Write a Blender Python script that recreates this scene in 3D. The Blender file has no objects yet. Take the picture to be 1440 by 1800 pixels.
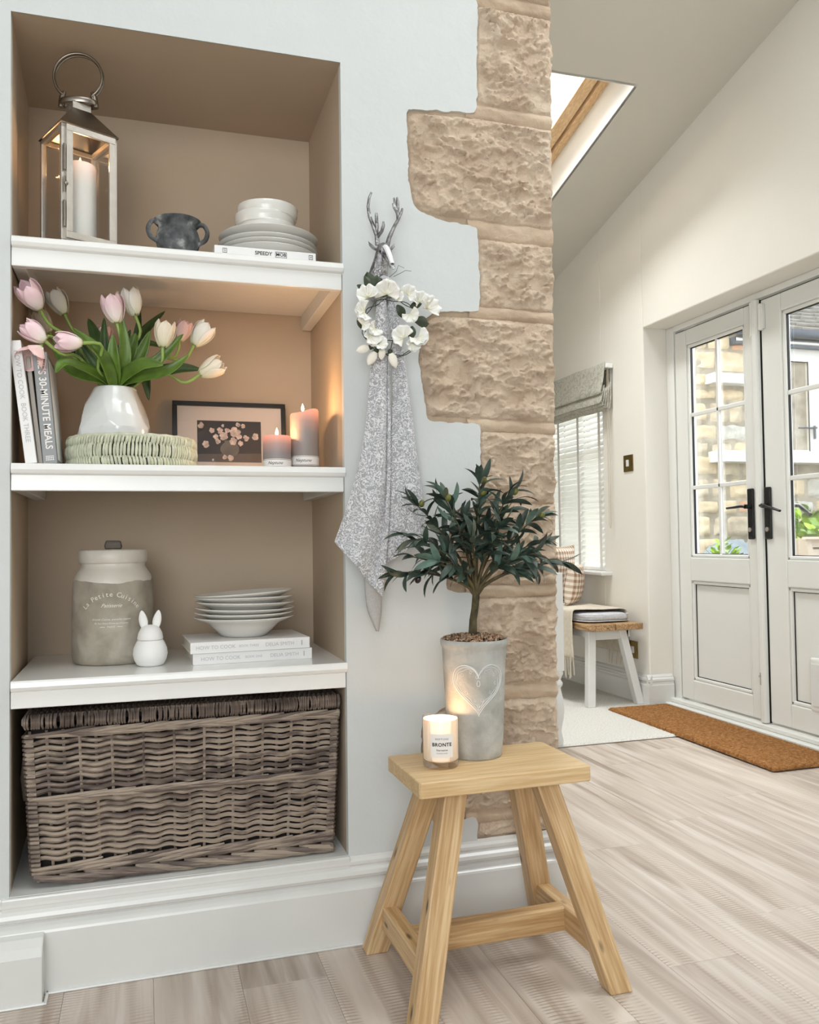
import bpy, bmesh, math, random
from mathutils import Vector, Matrix, noise, Euler
random.seed(7)
PI = math.pi
S = bpy.context.scene
COL = S.collection

# ------------------------------------------------------------ camera
cd = bpy.data.cameras.new('camera'); cam = bpy.data.objects.new('camera', cd); COL.objects.link(cam)
S.camera = cam
cd.sensor_fit = 'HORIZONTAL'; cd.sensor_width = 36.0; cd.lens = 1503.0/1440*36; cd.clip_start = .02; cd.clip_end = 200
_y, _p, _r = math.radians(17.274), math.radians(1.819), math.radians(-0.74)
_f = Vector((math.sin(_y)*math.cos(_p), math.cos(_y)*math.cos(_p), math.sin(_p)))
_ri = Vector((math.cos(_y), -math.sin(_y), 0)); _u = _ri.cross(_f)
_R = _ri*math.cos(_r)+_u*math.sin(_r); _U = -_ri*math.sin(_r)+_u*math.cos(_r)
cam.matrix_world = Matrix(((_R.x, _U.x, -_f.x, 0), (_R.y, _U.y, -_f.y, 0), (_R.z, _U.z, -_f.z, .96), (0, 0, 0, 1)))

# ------------------------------------------------------------ world, sun, window light, added fill, exposure
W = bpy.data.worlds.new('overcast_sky'); S.world = W; W.use_nodes = True
bg = W.node_tree.nodes['Background']; bg.inputs[0].default_value = (.86, .93, 1.0, 1); bg.inputs[1].default_value = 3.3
def area(name, loc, rot, sx, sy, power, color=(1, 1, 1)):
    l = bpy.data.lights.new(name, 'AREA'); l.shape = 'RECTANGLE'; l.size = sx; l.size_y = sy; l.energy = power; l.color = color
    o = bpy.data.objects.new(name, l); COL.objects.link(o); o.location = loc; o.rotation_euler = rot; return o
# added fill lamps: at an unseen back opening and under the closed near ceiling
area('fill_light_back', (-1.3, -2.25, 1.75), (math.radians(-82), 0, math.radians(180+8)), 2.2, 2.0, 37, (1.0, .955, .89))
area('ceiling_fill_left', (.2, .55, 3.80), (math.radians(-13), 0, 0), 1.3, .9, 20, (.90, .96, 1.0))
area('rooflight_far', (1.9, 4.0, 3.95), (math.radians(-13), 0, 0), 1.0, 1.3, 170, (.97, .99, 1.0))
area('ceiling_fill_right', (2.1, 1.3, 3.63), (math.radians(-13), 0, 0), 1.0, 1.2, 42, (.92, .97, 1.0))
area('door_daylight', (3.75, 3.3, 2.95), (0, math.radians(52), 0), .9, 1.8, 95, (.97, .99, 1.0))
area('bay_daylight', (3.7, 5.2, 2.95), (0, math.radians(50), 0), .9, 1.4, 190, (1, 1, .97))
vs = S.view_settings; vs.view_transform = 'Standard'; vs.look = 'None'; vs.gamma = 1; vs.use_curve_mapping = False; vs.exposure = 0.07

# ------------------------------------------------------------ materials
def lin(c):
    return tuple(((v/255)/12.92 if v/255 <= .04045 else ((v/255+.055)/1.055)**2.4) for v in c)+(1,)
def new_mat(name):
    m = bpy.data.materials.new(name); m.use_nodes = True
    return m, m.node_tree, m.node_tree.nodes['Principled BSDF']
def node(nt, typ, **kw):
    n = nt.nodes.new(typ)
    for k, v in kw.items():
        if k.startswith('i_'):
            n.inputs[int(k[2:])].default_value = v
        else: setattr(n, k, v)
    return n
def coords(nt, scale=(1, 1, 1), rot=(0, 0, 0), kind='Object'):
    t = node(nt, 'ShaderNodeTexCoord'); mp = node(nt, 'ShaderNodeMapping')
    mp.inputs['Scale'].default_value = scale; mp.inputs['Rotation'].default_value = rot
    nt.links.new(t.outputs[kind], mp.inputs[0]); return mp.outputs[0]
def ramp(nt, fac, stops, interp='LINEAR'):
    r = node(nt, 'ShaderNodeValToRGB'); r.color_ramp.interpolation = interp
    e = r.color_ramp.elements
    while len(e) < len(stops): e.new(.5)
    for el, (p, c) in zip(e, stops): el.position = p; el.color = c
    nt.links.new(fac, r.inputs[0]); return r.outputs[0]
def bump(nt, b, h, strength, dist=.01):
    n = node(nt, 'ShaderNodeBump'); n.inputs['Strength'].default_value = strength; n.inputs['Distance'].default_value = dist
    nt.links.new(h, n.inputs['Height']); nt.links.new(n.outputs[0], b.inputs['Normal'])
def plain(name, c, rough=.6, var=.04, vscale=6, bs=0, bscale=60, metal=0, spec=.5, sss=0, coat=0, dist=.005, sheen=0):
    m, nt, b = new_mat(name)
    c = lin(c)
    b.inputs['Roughness'].default_value = rough; b.inputs['Metallic'].default_value = metal
    b.inputs['Specular IOR Level'].default_value = spec
    if coat: b.inputs['Coat Weight'].default_value = coat; b.inputs['Coat Roughness'].default_value = .06
    if sheen: b.inputs['Sheen Weight'].default_value = sheen
    if sss: b.inputs['Subsurface Weight'].default_value = sss; b.inputs['Subsurface Radius'].default_value = (.02, .012, .008); b.inputs['Subsurface Scale'].default_value = 1
    v = coords(nt)
    n = node(nt, 'ShaderNodeTexNoise'); n.inputs['Scale'].default_value = vscale; n.inputs['Detail'].default_value = 4
    nt.links.new(v, n.inputs[0])
    lo = tuple(x*(1-var*2) for x in c[:3])+(1,); hi = tuple(min(1, x*(1+var)) for x in c[:3])+(1,)
    nt.links.new(ramp(nt, n.outputs[0], [(.3, lo), (.7, hi)]), b.inputs['Base Color'])
    if bs:
        n2 = node(nt, 'ShaderNodeTexNoise'); n2.inputs['Scale'].default_value = bscale; n2.inputs['Detail'].default_value = 5
        nt.links.new(v, n2.inputs[0]); bump(nt, b, n2.outputs[0], bs, dist)
    return m
def wood(name, light, dark, axis='z', rough=.45, gs=1.0, knots=True):
    m, nt, b = new_mat(name); b.inputs['Roughness'].default_value = rough
    sc = {'x': (1.6, 34, 34), 'y': (34, 1.6, 34), 'z': (34, 34, 1.6)}[axis]
    oi = node(nt, 'ShaderNodeObjectInfo')
    v = coords(nt, tuple(s*gs for s in sc))
    add = node(nt, 'ShaderNodeVectorMath', operation='ADD'); mul = node(nt, 'ShaderNodeVectorMath', operation='SCALE')
    cmb = node(nt, 'ShaderNodeCombineXYZ')
    for i in range(3): nt.links.new(oi.outputs['Random'], cmb.inputs[i])
    mul.inputs['Scale'].default_value = 13; nt.links.new(cmb.outputs[0], mul.inputs[0])
    nt.links.new(v, add.inputs[0]); nt.links.new(mul.outputs[0], add.inputs[1])
    n1 = node(nt, 'ShaderNodeTexNoise'); n1.inputs['Scale'].default_value = 1.3; n1.inputs['Detail'].default_value = 3; n1.inputs['Distortion'].default_value = .5
    nt.links.new(add.outputs[0], n1.inputs[0])
    wv = node(nt, 'ShaderNodeMath', operation='SINE'); ml = node(nt, 'ShaderNodeMath', operation='MULTIPLY'); ml.inputs[1].default_value = 22
    nt.links.new(n1.outputs[0], ml.inputs[0]); nt.links.new(ml.outputs[0], wv.inputs[0])
    n2 = node(nt, 'ShaderNodeTexNoise'); n2.inputs['Scale'].default_value = 6; n2.inputs['Detail'].default_value = 6
    nt.links.new(add.outputs[0], n2.inputs[0])
    mx = node(nt, 'ShaderNodeMath', operation='MULTIPLY_ADD'); mx.inputs[1].default_value = .10
    nt.links.new(wv.outputs[0], mx.inputs[0]); nt.links.new(n2.outputs[0], mx.inputs[2])
    colr = ramp(nt, mx.outputs[0], [(.28, lin(dark)), (.5, lin(tuple((a+b_)/2 for a, b_ in zip(light, dark)))), (.72, lin(light))])
    if knots:
        v2 = coords(nt, {'x': (3, 9, 9), 'y': (9, 3, 9), 'z': (9, 9, 3)}[axis])
        vo = node(nt, 'ShaderNodeTexVoronoi'); vo.inputs['Scale'].default_value = 2.1
        ad = node(nt, 'ShaderNodeVectorMath', operation='ADD'); nt.links.new(v2, ad.inputs[0]); nt.links.new(mul.outputs[0], ad.inputs[1])
        nt.links.new(ad.outputs[0], vo.inputs[0])
        k = ramp(nt, vo.outputs['Distance'], [(.04, (1, 1, 1, 1)), (.13, (0, 0, 0, 1))])
        mxr = node(nt, 'ShaderNodeMix', data_type='RGBA'); nt.links.new(k, mxr.inputs[0])
        nt.links.new(colr, mxr.inputs[6]); mxr.inputs[7].default_value = lin(tuple(x*.45 for x in dark)); colr = mxr.outputs[2]
    nt.links.new(colr, b.inputs['Base Color']); bump(nt, b, n2.outputs[0], .25, .002)
    return m
def emis(name, c, s):
    m, nt, b = new_mat(name); b.inputs['Base Color'].default_value = c; b.inputs['Emission Color'].default_value = c; b.inputs['Emission Strength'].default_value = s
    return m
def glass(name, tint=(1, 1, 1, 1), rough=0.0, refl=.5):
    # clear pane: mostly transparent with a real fresnel reflection
    m = bpy.data.materials.new(name); m.use_nodes = True; nt = m.node_tree; nt.nodes.clear()
    o = node(nt, 'ShaderNodeOutputMaterial'); t = node(nt, 'ShaderNodeBsdfTransparent'); g = node(nt, 'ShaderNodeBsdfGlossy')
    t.inputs[0].default_value = tint; g.inputs['Roughness'].default_value = rough
    f = node(nt, 'ShaderNodeFresnel'); f.inputs[0].default_value = 1.45
    ml = node(nt, 'ShaderNodeMath', operation='MULTIPLY'); ml.inputs[1].default_value = refl
    mx = node(nt, 'ShaderNodeMixShader'); nt.links.new(f.outputs[0], ml.inputs[0]); nt.links.new(ml.outputs[0], mx.inputs[0])
    nt.links.new(t.outputs[0], mx.inputs[1]); nt.links.new(g.outputs[0], mx.inputs[2]); nt.links.new(mx.outputs[0], o.inputs[0])
    return m

MAT = {}
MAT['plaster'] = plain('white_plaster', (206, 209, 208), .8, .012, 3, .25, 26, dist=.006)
MAT['cream'] = plain('cream_wall_paint', (232, 228, 219), .85, .012, 2, .1, 60)
MAT['ceil'] = plain('cream_ceiling_paint', (210, 205, 194), .9, .01, 2, .05, 60)
MAT['taupe'] = plain('taupe_niche_paint', (188, 169, 146), .75, .03, 3, .12, 50)
MAT['gloss'] = plain('white_gloss_paint', (218, 218, 215), .22, .012, 8, .06, 22, coat=.2)
MAT['shelfpaint'] = plain('white_shelf_paint', (236, 236, 233), .2, .01, 8, .05, 22, coat=.3)
MAT['upvc'] = plain('white_upvc', (226, 226, 221), .25, .008, 3)
MAT['gasket'] = plain('black_gasket', (22, 22, 22), .6)
MAT['blackmetal'] = plain('black_metal', (14, 14, 15), .3)
MAT['glass'] = glass('window_glass'); MAT['lglass'] = glass('lantern_glass', (1, 1, 1, 1), 0, .45)
MAT['ceramic'] = plain('white_glazed_ceramic', (228, 226, 220), .18, .015, 6, coat=.3)
MAT['vase'] = plain('white_vase_glaze', (226, 228, 226), .12, .02, 12, coat=.5)
MAT['matwhite'] = plain('matt_white_bisque', (236, 235, 232), .45, .01)
MAT['pine'] = wood('pine_along_length', (216, 186, 144), (180, 143, 98), 'z')
MAT['pine_x'] = wood('pine_top', (226, 199, 156), (204, 170, 122), 'x', knots=False)
MAT['oak'] = wood('rustic_oak', (190, 158, 116), (120, 88, 56), 'x')
MAT['velux'] = wood('varnished_pine_frame', (246, 214, 170), (218, 176, 126), 'y', knots=False)
MAT['knobwood'] = wood('dark_wood_knob', (96, 78, 62), (58, 46, 38), 'x', knots=False)
MAT['steel'] = plain('brushed_steel', (196, 190, 182), .36, .04, 30, .1, 200, metal=.85)
MAT['steel_dark'] = plain('dark_steel', (150, 142, 132), .3, .06, 30, metal=1)
MAT['pewter'] = plain('aged_silver', (158, 157, 158), .30, .30, 60, 1.0, 130, metal=1, dist=.004)
MAT['stone'] = None
MAT['face_shine'] = plain('painted_silver_shine', (240, 240, 242), .3, .01, metal=.3)  # near-white colour paints in the highlight on the polished forehead
MAT['wax_white'] = plain('white_wax', (240, 232, 218), .4, .01, sss=.4)
MAT['gravel'] = plain('gravel', (168, 136, 104), .8, .3, 60)
MAT['label'] = plain('paper_label', (236, 232, 228), .6, .005)
MAT['ink'] = plain('black_ink', (30, 28, 28), .6)
MAT['ink_grey'] = plain('grey_ink', (190, 190, 190), .6)
MAT['ink_white'] = plain('white_ink', (240, 238, 230), .6)
MAT['bookwhite'] = plain('white_book_cover', (232, 230, 228), .4, .01)
MAT['bookgrey'] = plain('grey_book_cover', (128, 130, 130), .35, .02)
MAT['bookbeige'] = plain('stone_book_cover', (168, 158, 146), .4, .02)
MAT['pages'] = plain('paper_pages', (224, 216, 202), .8, .05, 200)
MAT['brass'] = plain('antique_brass', (140, 118, 70), .3, .1, 30, metal=1)
MAT['frameblack'] = plain('black_frame', (18, 16, 15), .35)
MAT['mount'] = plain('cream_mount', (212, 198, 186), .8, .01)
MAT['brown_print'] = plain('dark_brown_print', (44, 32, 28), .5, .3, 10)
MAT['brown_table'] = plain('brown_print_table', (92, 76, 66), .5, .2, 20)
MAT['print_vase'] = plain('grey_print_vase', (112, 102, 90), .5, .2, 20)
MAT['print_flower'] = plain('pale_print_flower', (214, 190, 176), .5, .25, 90)
MAT['leaf'] = None

def nz(nt, v, scale, detail=4, dist=0, rough=.5):
    n = node(nt, 'ShaderNodeTexNoise'); n.inputs['Scale'].default_value = scale; n.inputs['Detail'].default_value = detail
    n.inputs['Distortion'].default_value = dist; n.inputs['Roughness'].default_value = rough; nt.links.new(v, n.inputs[0]); return n.outputs[0]
def mix(nt, fac, a, b_, blend='MIX'):
    n = node(nt, 'ShaderNodeMix', data_type='RGBA', blend_type=blend)
    for s, val in ((0, fac), (6, a), (7, b_)):
        if hasattr(val, 'is_linked') or hasattr(val, 'links'): nt.links.new(val, n.inputs[s])
        else: n.inputs[s].default_value = val
    return n.outputs[2]
# painted rough sandstone
def stone_mat(name, c1, c2, c3, bs=.6, scale=26, ns=9):
    m, nt, b = new_mat(name); b.inputs['Roughness'].default_value = .9; b.inputs['Specular IOR Level'].default_value = .2
    v = coords(nt)
    c = ramp(nt, nz(nt, v, ns, 6), [(.3, lin(c1)), (.55, lin(c2)), (.75, lin(c3))]); nt.links.new(c, b.inputs['Base Color'])
    bump(nt, b, nz(nt, v, scale, 8, .6, .65), bs, .012); return m
MAT['stone'] = stone_mat('painted_sandstone', (194, 171, 148), (215, 194, 171), (225, 206, 184), .75, 70)
MAT['mortar'] = stone_mat('painted_mortar', (176, 155, 133), (196, 175, 152), (206, 187, 165), .6, 20)
for i, cc in enumerate((((176, 164, 144), (216, 204, 182), (236, 226, 206)), ((200, 180, 150), (228, 212, 182), (240, 228, 204)), ((200, 152, 126), (226, 182, 152), (236, 208, 184)), ((176, 176, 168), (210, 210, 202), (228, 228, 218)))):
    MAT['ext%d' % i] = stone_mat('garden_stone_%s' % 'abcd'[i], *cc, bs=1.0, scale=14)
MAT['extmortar'] = stone_mat('garden_mortar', (150, 142, 126), (184, 176, 160), (204, 198, 184), .5, 20)
MAT['slate'] = plain('roof_slate', (150, 146, 138), .7, .2, 12, .4, 30)
MAT['sillstone'] = plain('white_painted_sill', (232, 236, 238), .6, .01)
MAT['gutter'] = plain('dark_gutter', (92, 100, 112), .4, .1)
MAT['ground'] = plain('garden_soil', (128, 110, 88), .9, .3, 10, .6, 30)
MAT['planter'] = plain('cream_planter', (222, 212, 196), .7, .03)
MAT['lime'] = plain('lime_green_leaf', (164, 204, 60), .5, .25, 14)
MAT['limedark'] = plain('mid_green_leaf', (104, 140, 52), .5, .25, 14)
MAT['sheet'] = plain('blue_grey_sheet', (150, 164, 172), .3, .15, 10)
MAT['curtain'] = plain('grey_voile', (196, 200, 192), .6, .2, 9)

# floor planks: grain along y, saw marks across, tint by plank
def floor_mat():
    m, nt, b = new_mat('limed_wood_planks')
    v = coords(nt, kind='Object')
    oi = node(nt, 'ShaderNodeObjectInfo')
    cmb = node(nt, 'ShaderNodeCombineXYZ'); mu = node(nt, 'ShaderNodeMath', operation='MULTIPLY'); mu.inputs[1].default_value = 57
    nt.links.new(oi.outputs['Random'], mu.inputs[0])
    for i in range(3): nt.links.new(mu.outputs[0], cmb.inputs[i])
    def vm(sc):
        a = node(nt, 'ShaderNodeVectorMath', operation='MULTIPLY'); nt.links.new(v, a.inputs[0]); a.inputs[1].default_value = sc
        c = node(nt, 'ShaderNodeVectorMath', operation='ADD'); nt.links.new(a.outputs[0], c.inputs[0]); nt.links.new(cmb.outputs[0], c.inputs[1]); return c.outputs[0]
    g = nz(nt, vm((30, 2.0, 1)), 1, 8, .5)
    base = ramp(nt, g, [(.30, lin((150, 133, 119))), (.44, lin((176, 161, 148))), (.56, lin((196, 184, 173))), (.72, lin((213, 205, 198)))])
    big = nz(nt, vm((5, .9, 1)), 1, 3, .4)
    base = mix(nt, ramp(nt, big, [(.35, (0, 0, 0, 1)), (.7, (.75, .75, .75, 1))]), base, lin((214, 202, 190)))
    # saw marks
    sv = node(nt, 'ShaderNodeSeparateXYZ'); nt.links.new(vm((1, 1, 1)), sv.inputs[0])
    wob = nz(nt, vm((7, 9, 1)), 1, 2)
    ma = node(nt, 'ShaderNodeMath', operation='MULTIPLY_ADD'); ma.inputs[1].default_value = 560
    nt.links.new(sv.outputs[1], ma.inputs[0])
    w2 = node(nt, 'ShaderNodeMath', operation='MULTIPLY'); w2.inputs[1].default_value = 16; nt.links.new(wob, w2.inputs[0]); nt.links.new(w2.outputs[0], ma.inputs[2])
    sn = node(nt, 'ShaderNodeMath', operation='SINE'); nt.links.new(ma.outputs[0], sn.inputs[0])
    msk = ramp(nt, nz(nt, vm((13, 1.5, 1)), 1, 2, .3), [(.47, (0, 0, 0, 1)), (.60, (1, 1, 1, 1))])
    sm = node(nt, 'ShaderNodeMath', operation='MULTIPLY'); nt.links.new(ramp(nt, sn.outputs[0], [(.1, (0, 0, 0, 1)), (.8, (1, 1, 1, 1))]), sm.inputs[0]); nt.links.new(msk, sm.inputs[1])
    base = mix(nt, sm.outputs[0], base, lin((150, 128, 108)), 'MIX')
    s2 = nt.nodes[-1]; f = node(nt, 'ShaderNodeMath', operation='MULTIPLY'); f.inputs[1].default_value = .62
    nt.links.new(sm.outputs[0], f.inputs[0]); nt.links.new(f.outputs[0], s2.inputs[0])
    tint = ramp(nt, oi.outputs['Random'], [(0, (.86, .85, .84, 1)), (1, (1.0, 1.0, 1.0, 1))])
    base = mix(nt, 1.0, base, tint, 'MULTIPLY')
    nt.links.new(base, b.inputs['Base Color'])
    b.inputs['Roughness'].default_value = .40
    bump(nt, b, sm.outputs[0], .2, .002)
    return m
MAT['floor'] = floor_mat()
def carpet_mat(name, c1, c2, c3, sc, bs):
    m, nt, b = new_mat(name); b.inputs['Roughness'].default_value = 1; b.inputs['Specular IOR Level'].default_value = .1
    v = coords(nt); a = nz(nt, v, sc, 5, 0, .8)
    nt.links.new(ramp(nt, a, [(.3, lin(c1)), (.5, lin(c2)), (.7, lin(c3))]), b.inputs['Base Color']); bump(nt, b, a, bs, .01); return m
MAT['carpet'] = carpet_mat('grey_carpet', (190, 185, 176), (222, 219, 211), (238, 236, 230), 120, .7)
MAT['coir'] = carpet_mat('coir_fibre', (106, 68, 36), (164, 114, 68), (204, 158, 108), 75, 1.0)
MAT['coir_fringe'] = plain('coir_edge_fibre', (170, 118, 66), .9, .2, 50)
# woven fabrics
def pattern_mat(name, base, fig, sc=95, w=.05):
    m, nt, b = new_mat(name); b.inputs['Roughness'].default_value = .95; b.inputs['Sheen Weight'].default_value = .1
    v = coords(nt)
    a = nz(nt, v, sc, 1.5, 2.6, .4)
    line = ramp(nt, a, [(.5-w*1.6, (0, 0, 0, 1)), (.5-w*.5, (1, 1, 1, 1)), (.5+w*.5, (1, 1, 1, 1)), (.5+w*1.6, (0, 0, 0, 1))])
    nt.links.new(mix(nt, line, lin(base), lin(fig)), b.inputs['Base Color'])
    bump(nt, b, nz(nt, v, 900, 2), .2, .001); return m
MAT['towel'] = pattern_mat('grey_leaf_print_linen', (160, 160, 163), (222, 222, 224), 66, .048)
MAT['towelback'] = plain('plain_grey_linen', (176, 174, 172), .95, .04, 200)
MAT['roman'] = pattern_mat('sage_damask', (186, 183, 170), (160, 157, 145), 15, .04)
MAT['greyfab'] = plain('pale_grey_cushion_fabric', (196, 196, 198), .95, .08, 70, .2, 400)
MAT['throw'] = plain('cream_wool_throw', (214, 202, 182), 1, .06, 40, .3, 300, sheen=.3)
MAT['blindwhite'] = plain('white_blind_slat', (244, 244, 240), .5, .01)
def translucent(name, c):
    m, nt, b = new_mat(name); b.inputs['Base Color'].default_value = lin(c); b.inputs['Roughness'].default_value = .5
    t = node(nt, 'ShaderNodeBsdfTranslucent'); t.inputs[0].default_value = lin(c); mx = node(nt, 'ShaderNodeMixShader'); mx.inputs[0].default_value = .62
    o = nt.nodes['Material Output']; nt.links.new(b.outputs[0], mx.inputs[1]); nt.links.new(t.outputs[0], mx.inputs[2]); nt.links.new(mx.outputs[0], o.inputs[0]); return m
MAT['slat'] = translucent('painted_slat', (250, 250, 247))
MAT['tape'] = plain('pale_blind_tape', (224, 220, 216), .7, .01)
MAT['cordm'] = plain('cream_cord', (200, 188, 168), .7, .02)
def gingham():
    m, nt, b = new_mat('brown_gingham'); b.inputs['Roughness'].default_value = .95
    v = coords(nt); s = node(nt, 'ShaderNodeSeparateXYZ'); nt.links.new(v, s.inputs[0])
    outs = []
    for i in (1, 2):
        mm = node(nt, 'ShaderNodeMath', operation='MULTIPLY'); mm.inputs[1].default_value = 2*PI/.036; nt.links.new(s.outputs[i], mm.inputs[0])
        sn = node(nt, 'ShaderNodeMath', operation='SINE'); nt.links.new(mm.outputs[0], sn.inputs[0])
        g = node(nt, 'ShaderNodeMath', operation='GREATER_THAN'); g.inputs[1].default_value = 0; nt.links.new(sn.outputs[0], g.inputs[0]); outs.append(g.outputs[0])
    ad = node(nt, 'ShaderNodeMath', operation='ADD'); nt.links.new(outs[0], ad.inputs[0]); nt.links.new(outs[1], ad.inputs[1])
    hf = node(nt, 'ShaderNodeMath', operation='MULTIPLY'); hf.inputs[1].default_value = .5; nt.links.new(ad.outputs[0], hf.inputs[0])
    nt.links.new(ramp(nt, hf.outputs[0], [(0, lin((232, 222, 210))), (.5, lin((198, 176, 156))), (1, lin((152, 124, 102)))]), b.inputs['Base Color']); return m
MAT['gingham'] = gingham()
# willow, varied by rod
def willow(name, stops):
    m, nt, b = new_mat(name); b.inputs['Roughness'].default_value = .6
    oi = node(nt, 'ShaderNodeObjectInfo'); v = coords(nt, (9, 60, 60))
    n = nz(nt, v, 1, 5); n3 = nz(nt, coords(nt), 9, 2)
    a = node(nt, 'ShaderNodeMath', operation='MULTIPLY_ADD'); a.inputs[1].default_value = .35
    nt.links.new(oi.outputs['Random'], a.inputs[0]); nt.links.new(n, a.inputs[2])
    a2 = node(nt, 'ShaderNodeMath', operation='MULTIPLY_ADD'); a2.inputs[1].default_value = .5; nt.links.new(n3, a2.inputs[0]); nt.links.new(a.outputs[0], a2.inputs[2])
    nt.links.new(ramp(nt, a2.outputs[0], stops), b.inputs['Base Color']); bump(nt, b, n, .4, .002); return m
MAT['willow'] = willow('grey_willow', [(.55, lin((62, 51, 46))), (.85, lin((112, 98, 89))), (1.15, lin((156, 141, 126)))])
MAT['willow_dark'] = plain('dark_basket_lining', (24, 20, 18), .9)
MAT['seagrass'] = plain('sage_seagrass', (206, 208, 184), .8, .12, 60, .3, 200)
MAT['seagrass_dark'] = plain('dark_seagrass_core', (52, 54, 42), .9)
# jar: cream glaze above a wavy line, rough grey-green below
def jar_mat():
    m, nt, b = new_mat('two_tone_jar')
    v = coords(nt); s = node(nt, 'ShaderNodeSeparateXYZ'); nt.links.new(v, s.inputs[0])
    n = nz(nt, v, 13, 2); w = node(nt, 'ShaderNodeMath', operation='MULTIPLY_ADD'); w.inputs[1].default_value = -.035
    nt.links.new(n, w.inputs[0]); nt.links.new(s.outputs[2], w.inputs[2])
    gt = node(nt, 'ShaderNodeMath', operation='GREATER_THAN'); gt.inputs[1].default_value = .185; nt.links.new(w.outputs[0], gt.inputs[0])
    low = ramp(nt, nz(nt, v, 16, 6, .4), [(.3, lin((140, 132, 118))), (.5, lin((166, 158, 143))), (.7, lin((186, 179, 166)))])
    hi = ramp(nt, nz(nt, v, 10, 4), [(.3, lin((208, 202, 190))), (.7, lin((222, 217, 206)))])
    nt.links.new(mix(nt, gt.outputs[0], low, hi), b.inputs['Base Color'])
    rr = node(nt, 'ShaderNodeMapRange'); nt.links.new(gt.outputs[0], rr.inputs[0]); rr.inputs[3].default_value = .75; rr.inputs[4].default_value = .3
    nt.links.new(rr.outputs[0], b.inputs['Roughness']); bump(nt, b, nz(nt, v, 60, 5), .12, .004); return m
MAT['jar'] = jar_mat()
MAT['jarlid'] = plain('cream_lid_glaze', (214, 208, 197), .35, .05, 30)
MAT['concrete'] = stone_mat('grey_cement_pot', (152, 152, 147), (182, 182, 177), (200, 200, 196), .4, 34, ns=16)
MAT['groove'] = plain('chalk_white_line', (226, 226, 224), .9)
MAT['zinc'] = stone_mat('weathered_grey_clay', (58, 59, 61), (104, 105, 106), (186, 186, 184), .5, 50, ns=34)
# candles with glow: flame light in the wax is put in as emission
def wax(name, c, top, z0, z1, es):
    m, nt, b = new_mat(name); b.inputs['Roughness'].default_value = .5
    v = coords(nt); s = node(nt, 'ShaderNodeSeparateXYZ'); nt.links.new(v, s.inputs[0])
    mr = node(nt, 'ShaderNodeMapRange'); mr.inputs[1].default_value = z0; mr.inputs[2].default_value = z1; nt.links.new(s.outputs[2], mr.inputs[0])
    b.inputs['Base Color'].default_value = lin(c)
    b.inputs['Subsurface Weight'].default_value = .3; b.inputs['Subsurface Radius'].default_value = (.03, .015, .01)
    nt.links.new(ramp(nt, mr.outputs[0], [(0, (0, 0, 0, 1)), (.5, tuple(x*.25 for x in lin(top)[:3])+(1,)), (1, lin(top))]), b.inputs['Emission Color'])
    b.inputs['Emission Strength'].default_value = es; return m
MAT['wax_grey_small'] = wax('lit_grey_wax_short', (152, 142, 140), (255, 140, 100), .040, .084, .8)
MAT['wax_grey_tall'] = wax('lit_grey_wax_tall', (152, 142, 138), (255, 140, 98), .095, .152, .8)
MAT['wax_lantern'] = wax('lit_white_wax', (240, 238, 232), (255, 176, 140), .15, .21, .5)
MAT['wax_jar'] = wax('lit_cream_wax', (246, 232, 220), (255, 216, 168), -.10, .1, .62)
MAT['flame'] = emis('flame', (1, .78, .35, 1), 14)
MAT['wick'] = plain('wick', (30, 24, 20), .9)
MAT['petal_pink'] = None
def petal(name, a, t, sc=.05):
    m, nt, b = new_mat(name); b.inputs['Roughness'].default_value = .5; b.inputs['Subsurface Weight'].default_value = .25
    b.inputs['Subsurface Radius'].default_value = (.01, .008, .006)
    v = coords(nt, (60, 60, 8)); s = node(nt, 'ShaderNodeSeparateXYZ'); nt.links.new(coords(nt), s.inputs[0])
    mr = node(nt, 'ShaderNodeMapRange'); mr.inputs[1].default_value = 0; mr.inputs[2].default_value = sc; nt.links.new(s.outputs[2], mr.inputs[0])
    n = nz(nt, v, 1, 3); ad = node(nt, 'ShaderNodeMath', operation='MULTIPLY_ADD'); ad.inputs[1].default_value = .5; nt.links.new(n, ad.inputs[0]); nt.links.new(mr.outputs[0], ad.inputs[2])
    nt.links.new(ramp(nt, ad.outputs[0], [(.2, lin((214, 216, 168))), (.5, lin(a)), (1.1, lin(t))]), b.inputs['Base Color']); return m
MAT['petal_pink'] = petal('pink_tulip_petal', (248, 236, 232), (242, 212, 218))
MAT['petal_white'] = petal('white_tulip_petal', (240, 238, 222), (246, 244, 236))
MAT['petal_cream'] = petal('cream_tulip_petal', (238, 230, 204), (244, 232, 212))
MAT['petal_blush'] = petal('blush_tulip_petal', (244, 220, 212), (240, 204, 202))
MAT['stem'] = plain('tulip_stem_green', (150, 176, 92), .45, .1, 20)
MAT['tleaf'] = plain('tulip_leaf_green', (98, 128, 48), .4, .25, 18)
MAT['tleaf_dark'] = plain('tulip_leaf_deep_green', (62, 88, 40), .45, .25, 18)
MAT['pea'] = petal('white_sweet_pea_petal', (236, 234, 222), (244, 243, 238), .02)
MAT['peabud'] = petal('blush_sweet_pea_bud', (242, 240, 226), (242, 236, 224), .02)
MAT['olive_leaf'] = plain('olive_leaf_green', (68, 86, 74), .45, .35, 22)
MAT['olive_leaf_pale'] = plain('olive_leaf_blue_green', (104, 132, 118), .5, .25, 22)
MAT['olive_leaf_grey'] = plain('olive_leaf_underside', (110, 116, 98), .6, .2, 22)
MAT['olive_bark'] = plain('olive_trunk_bark', (92, 82, 54), .8, .35, 40, .6, 80)
MAT['olive_fruit'] = plain('green_olive', (104, 104, 44), .3, .2, 40)
MAT['olive_fruit_dark'] = plain('black_olive', (34, 24, 26), .25, .2, 40)
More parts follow.
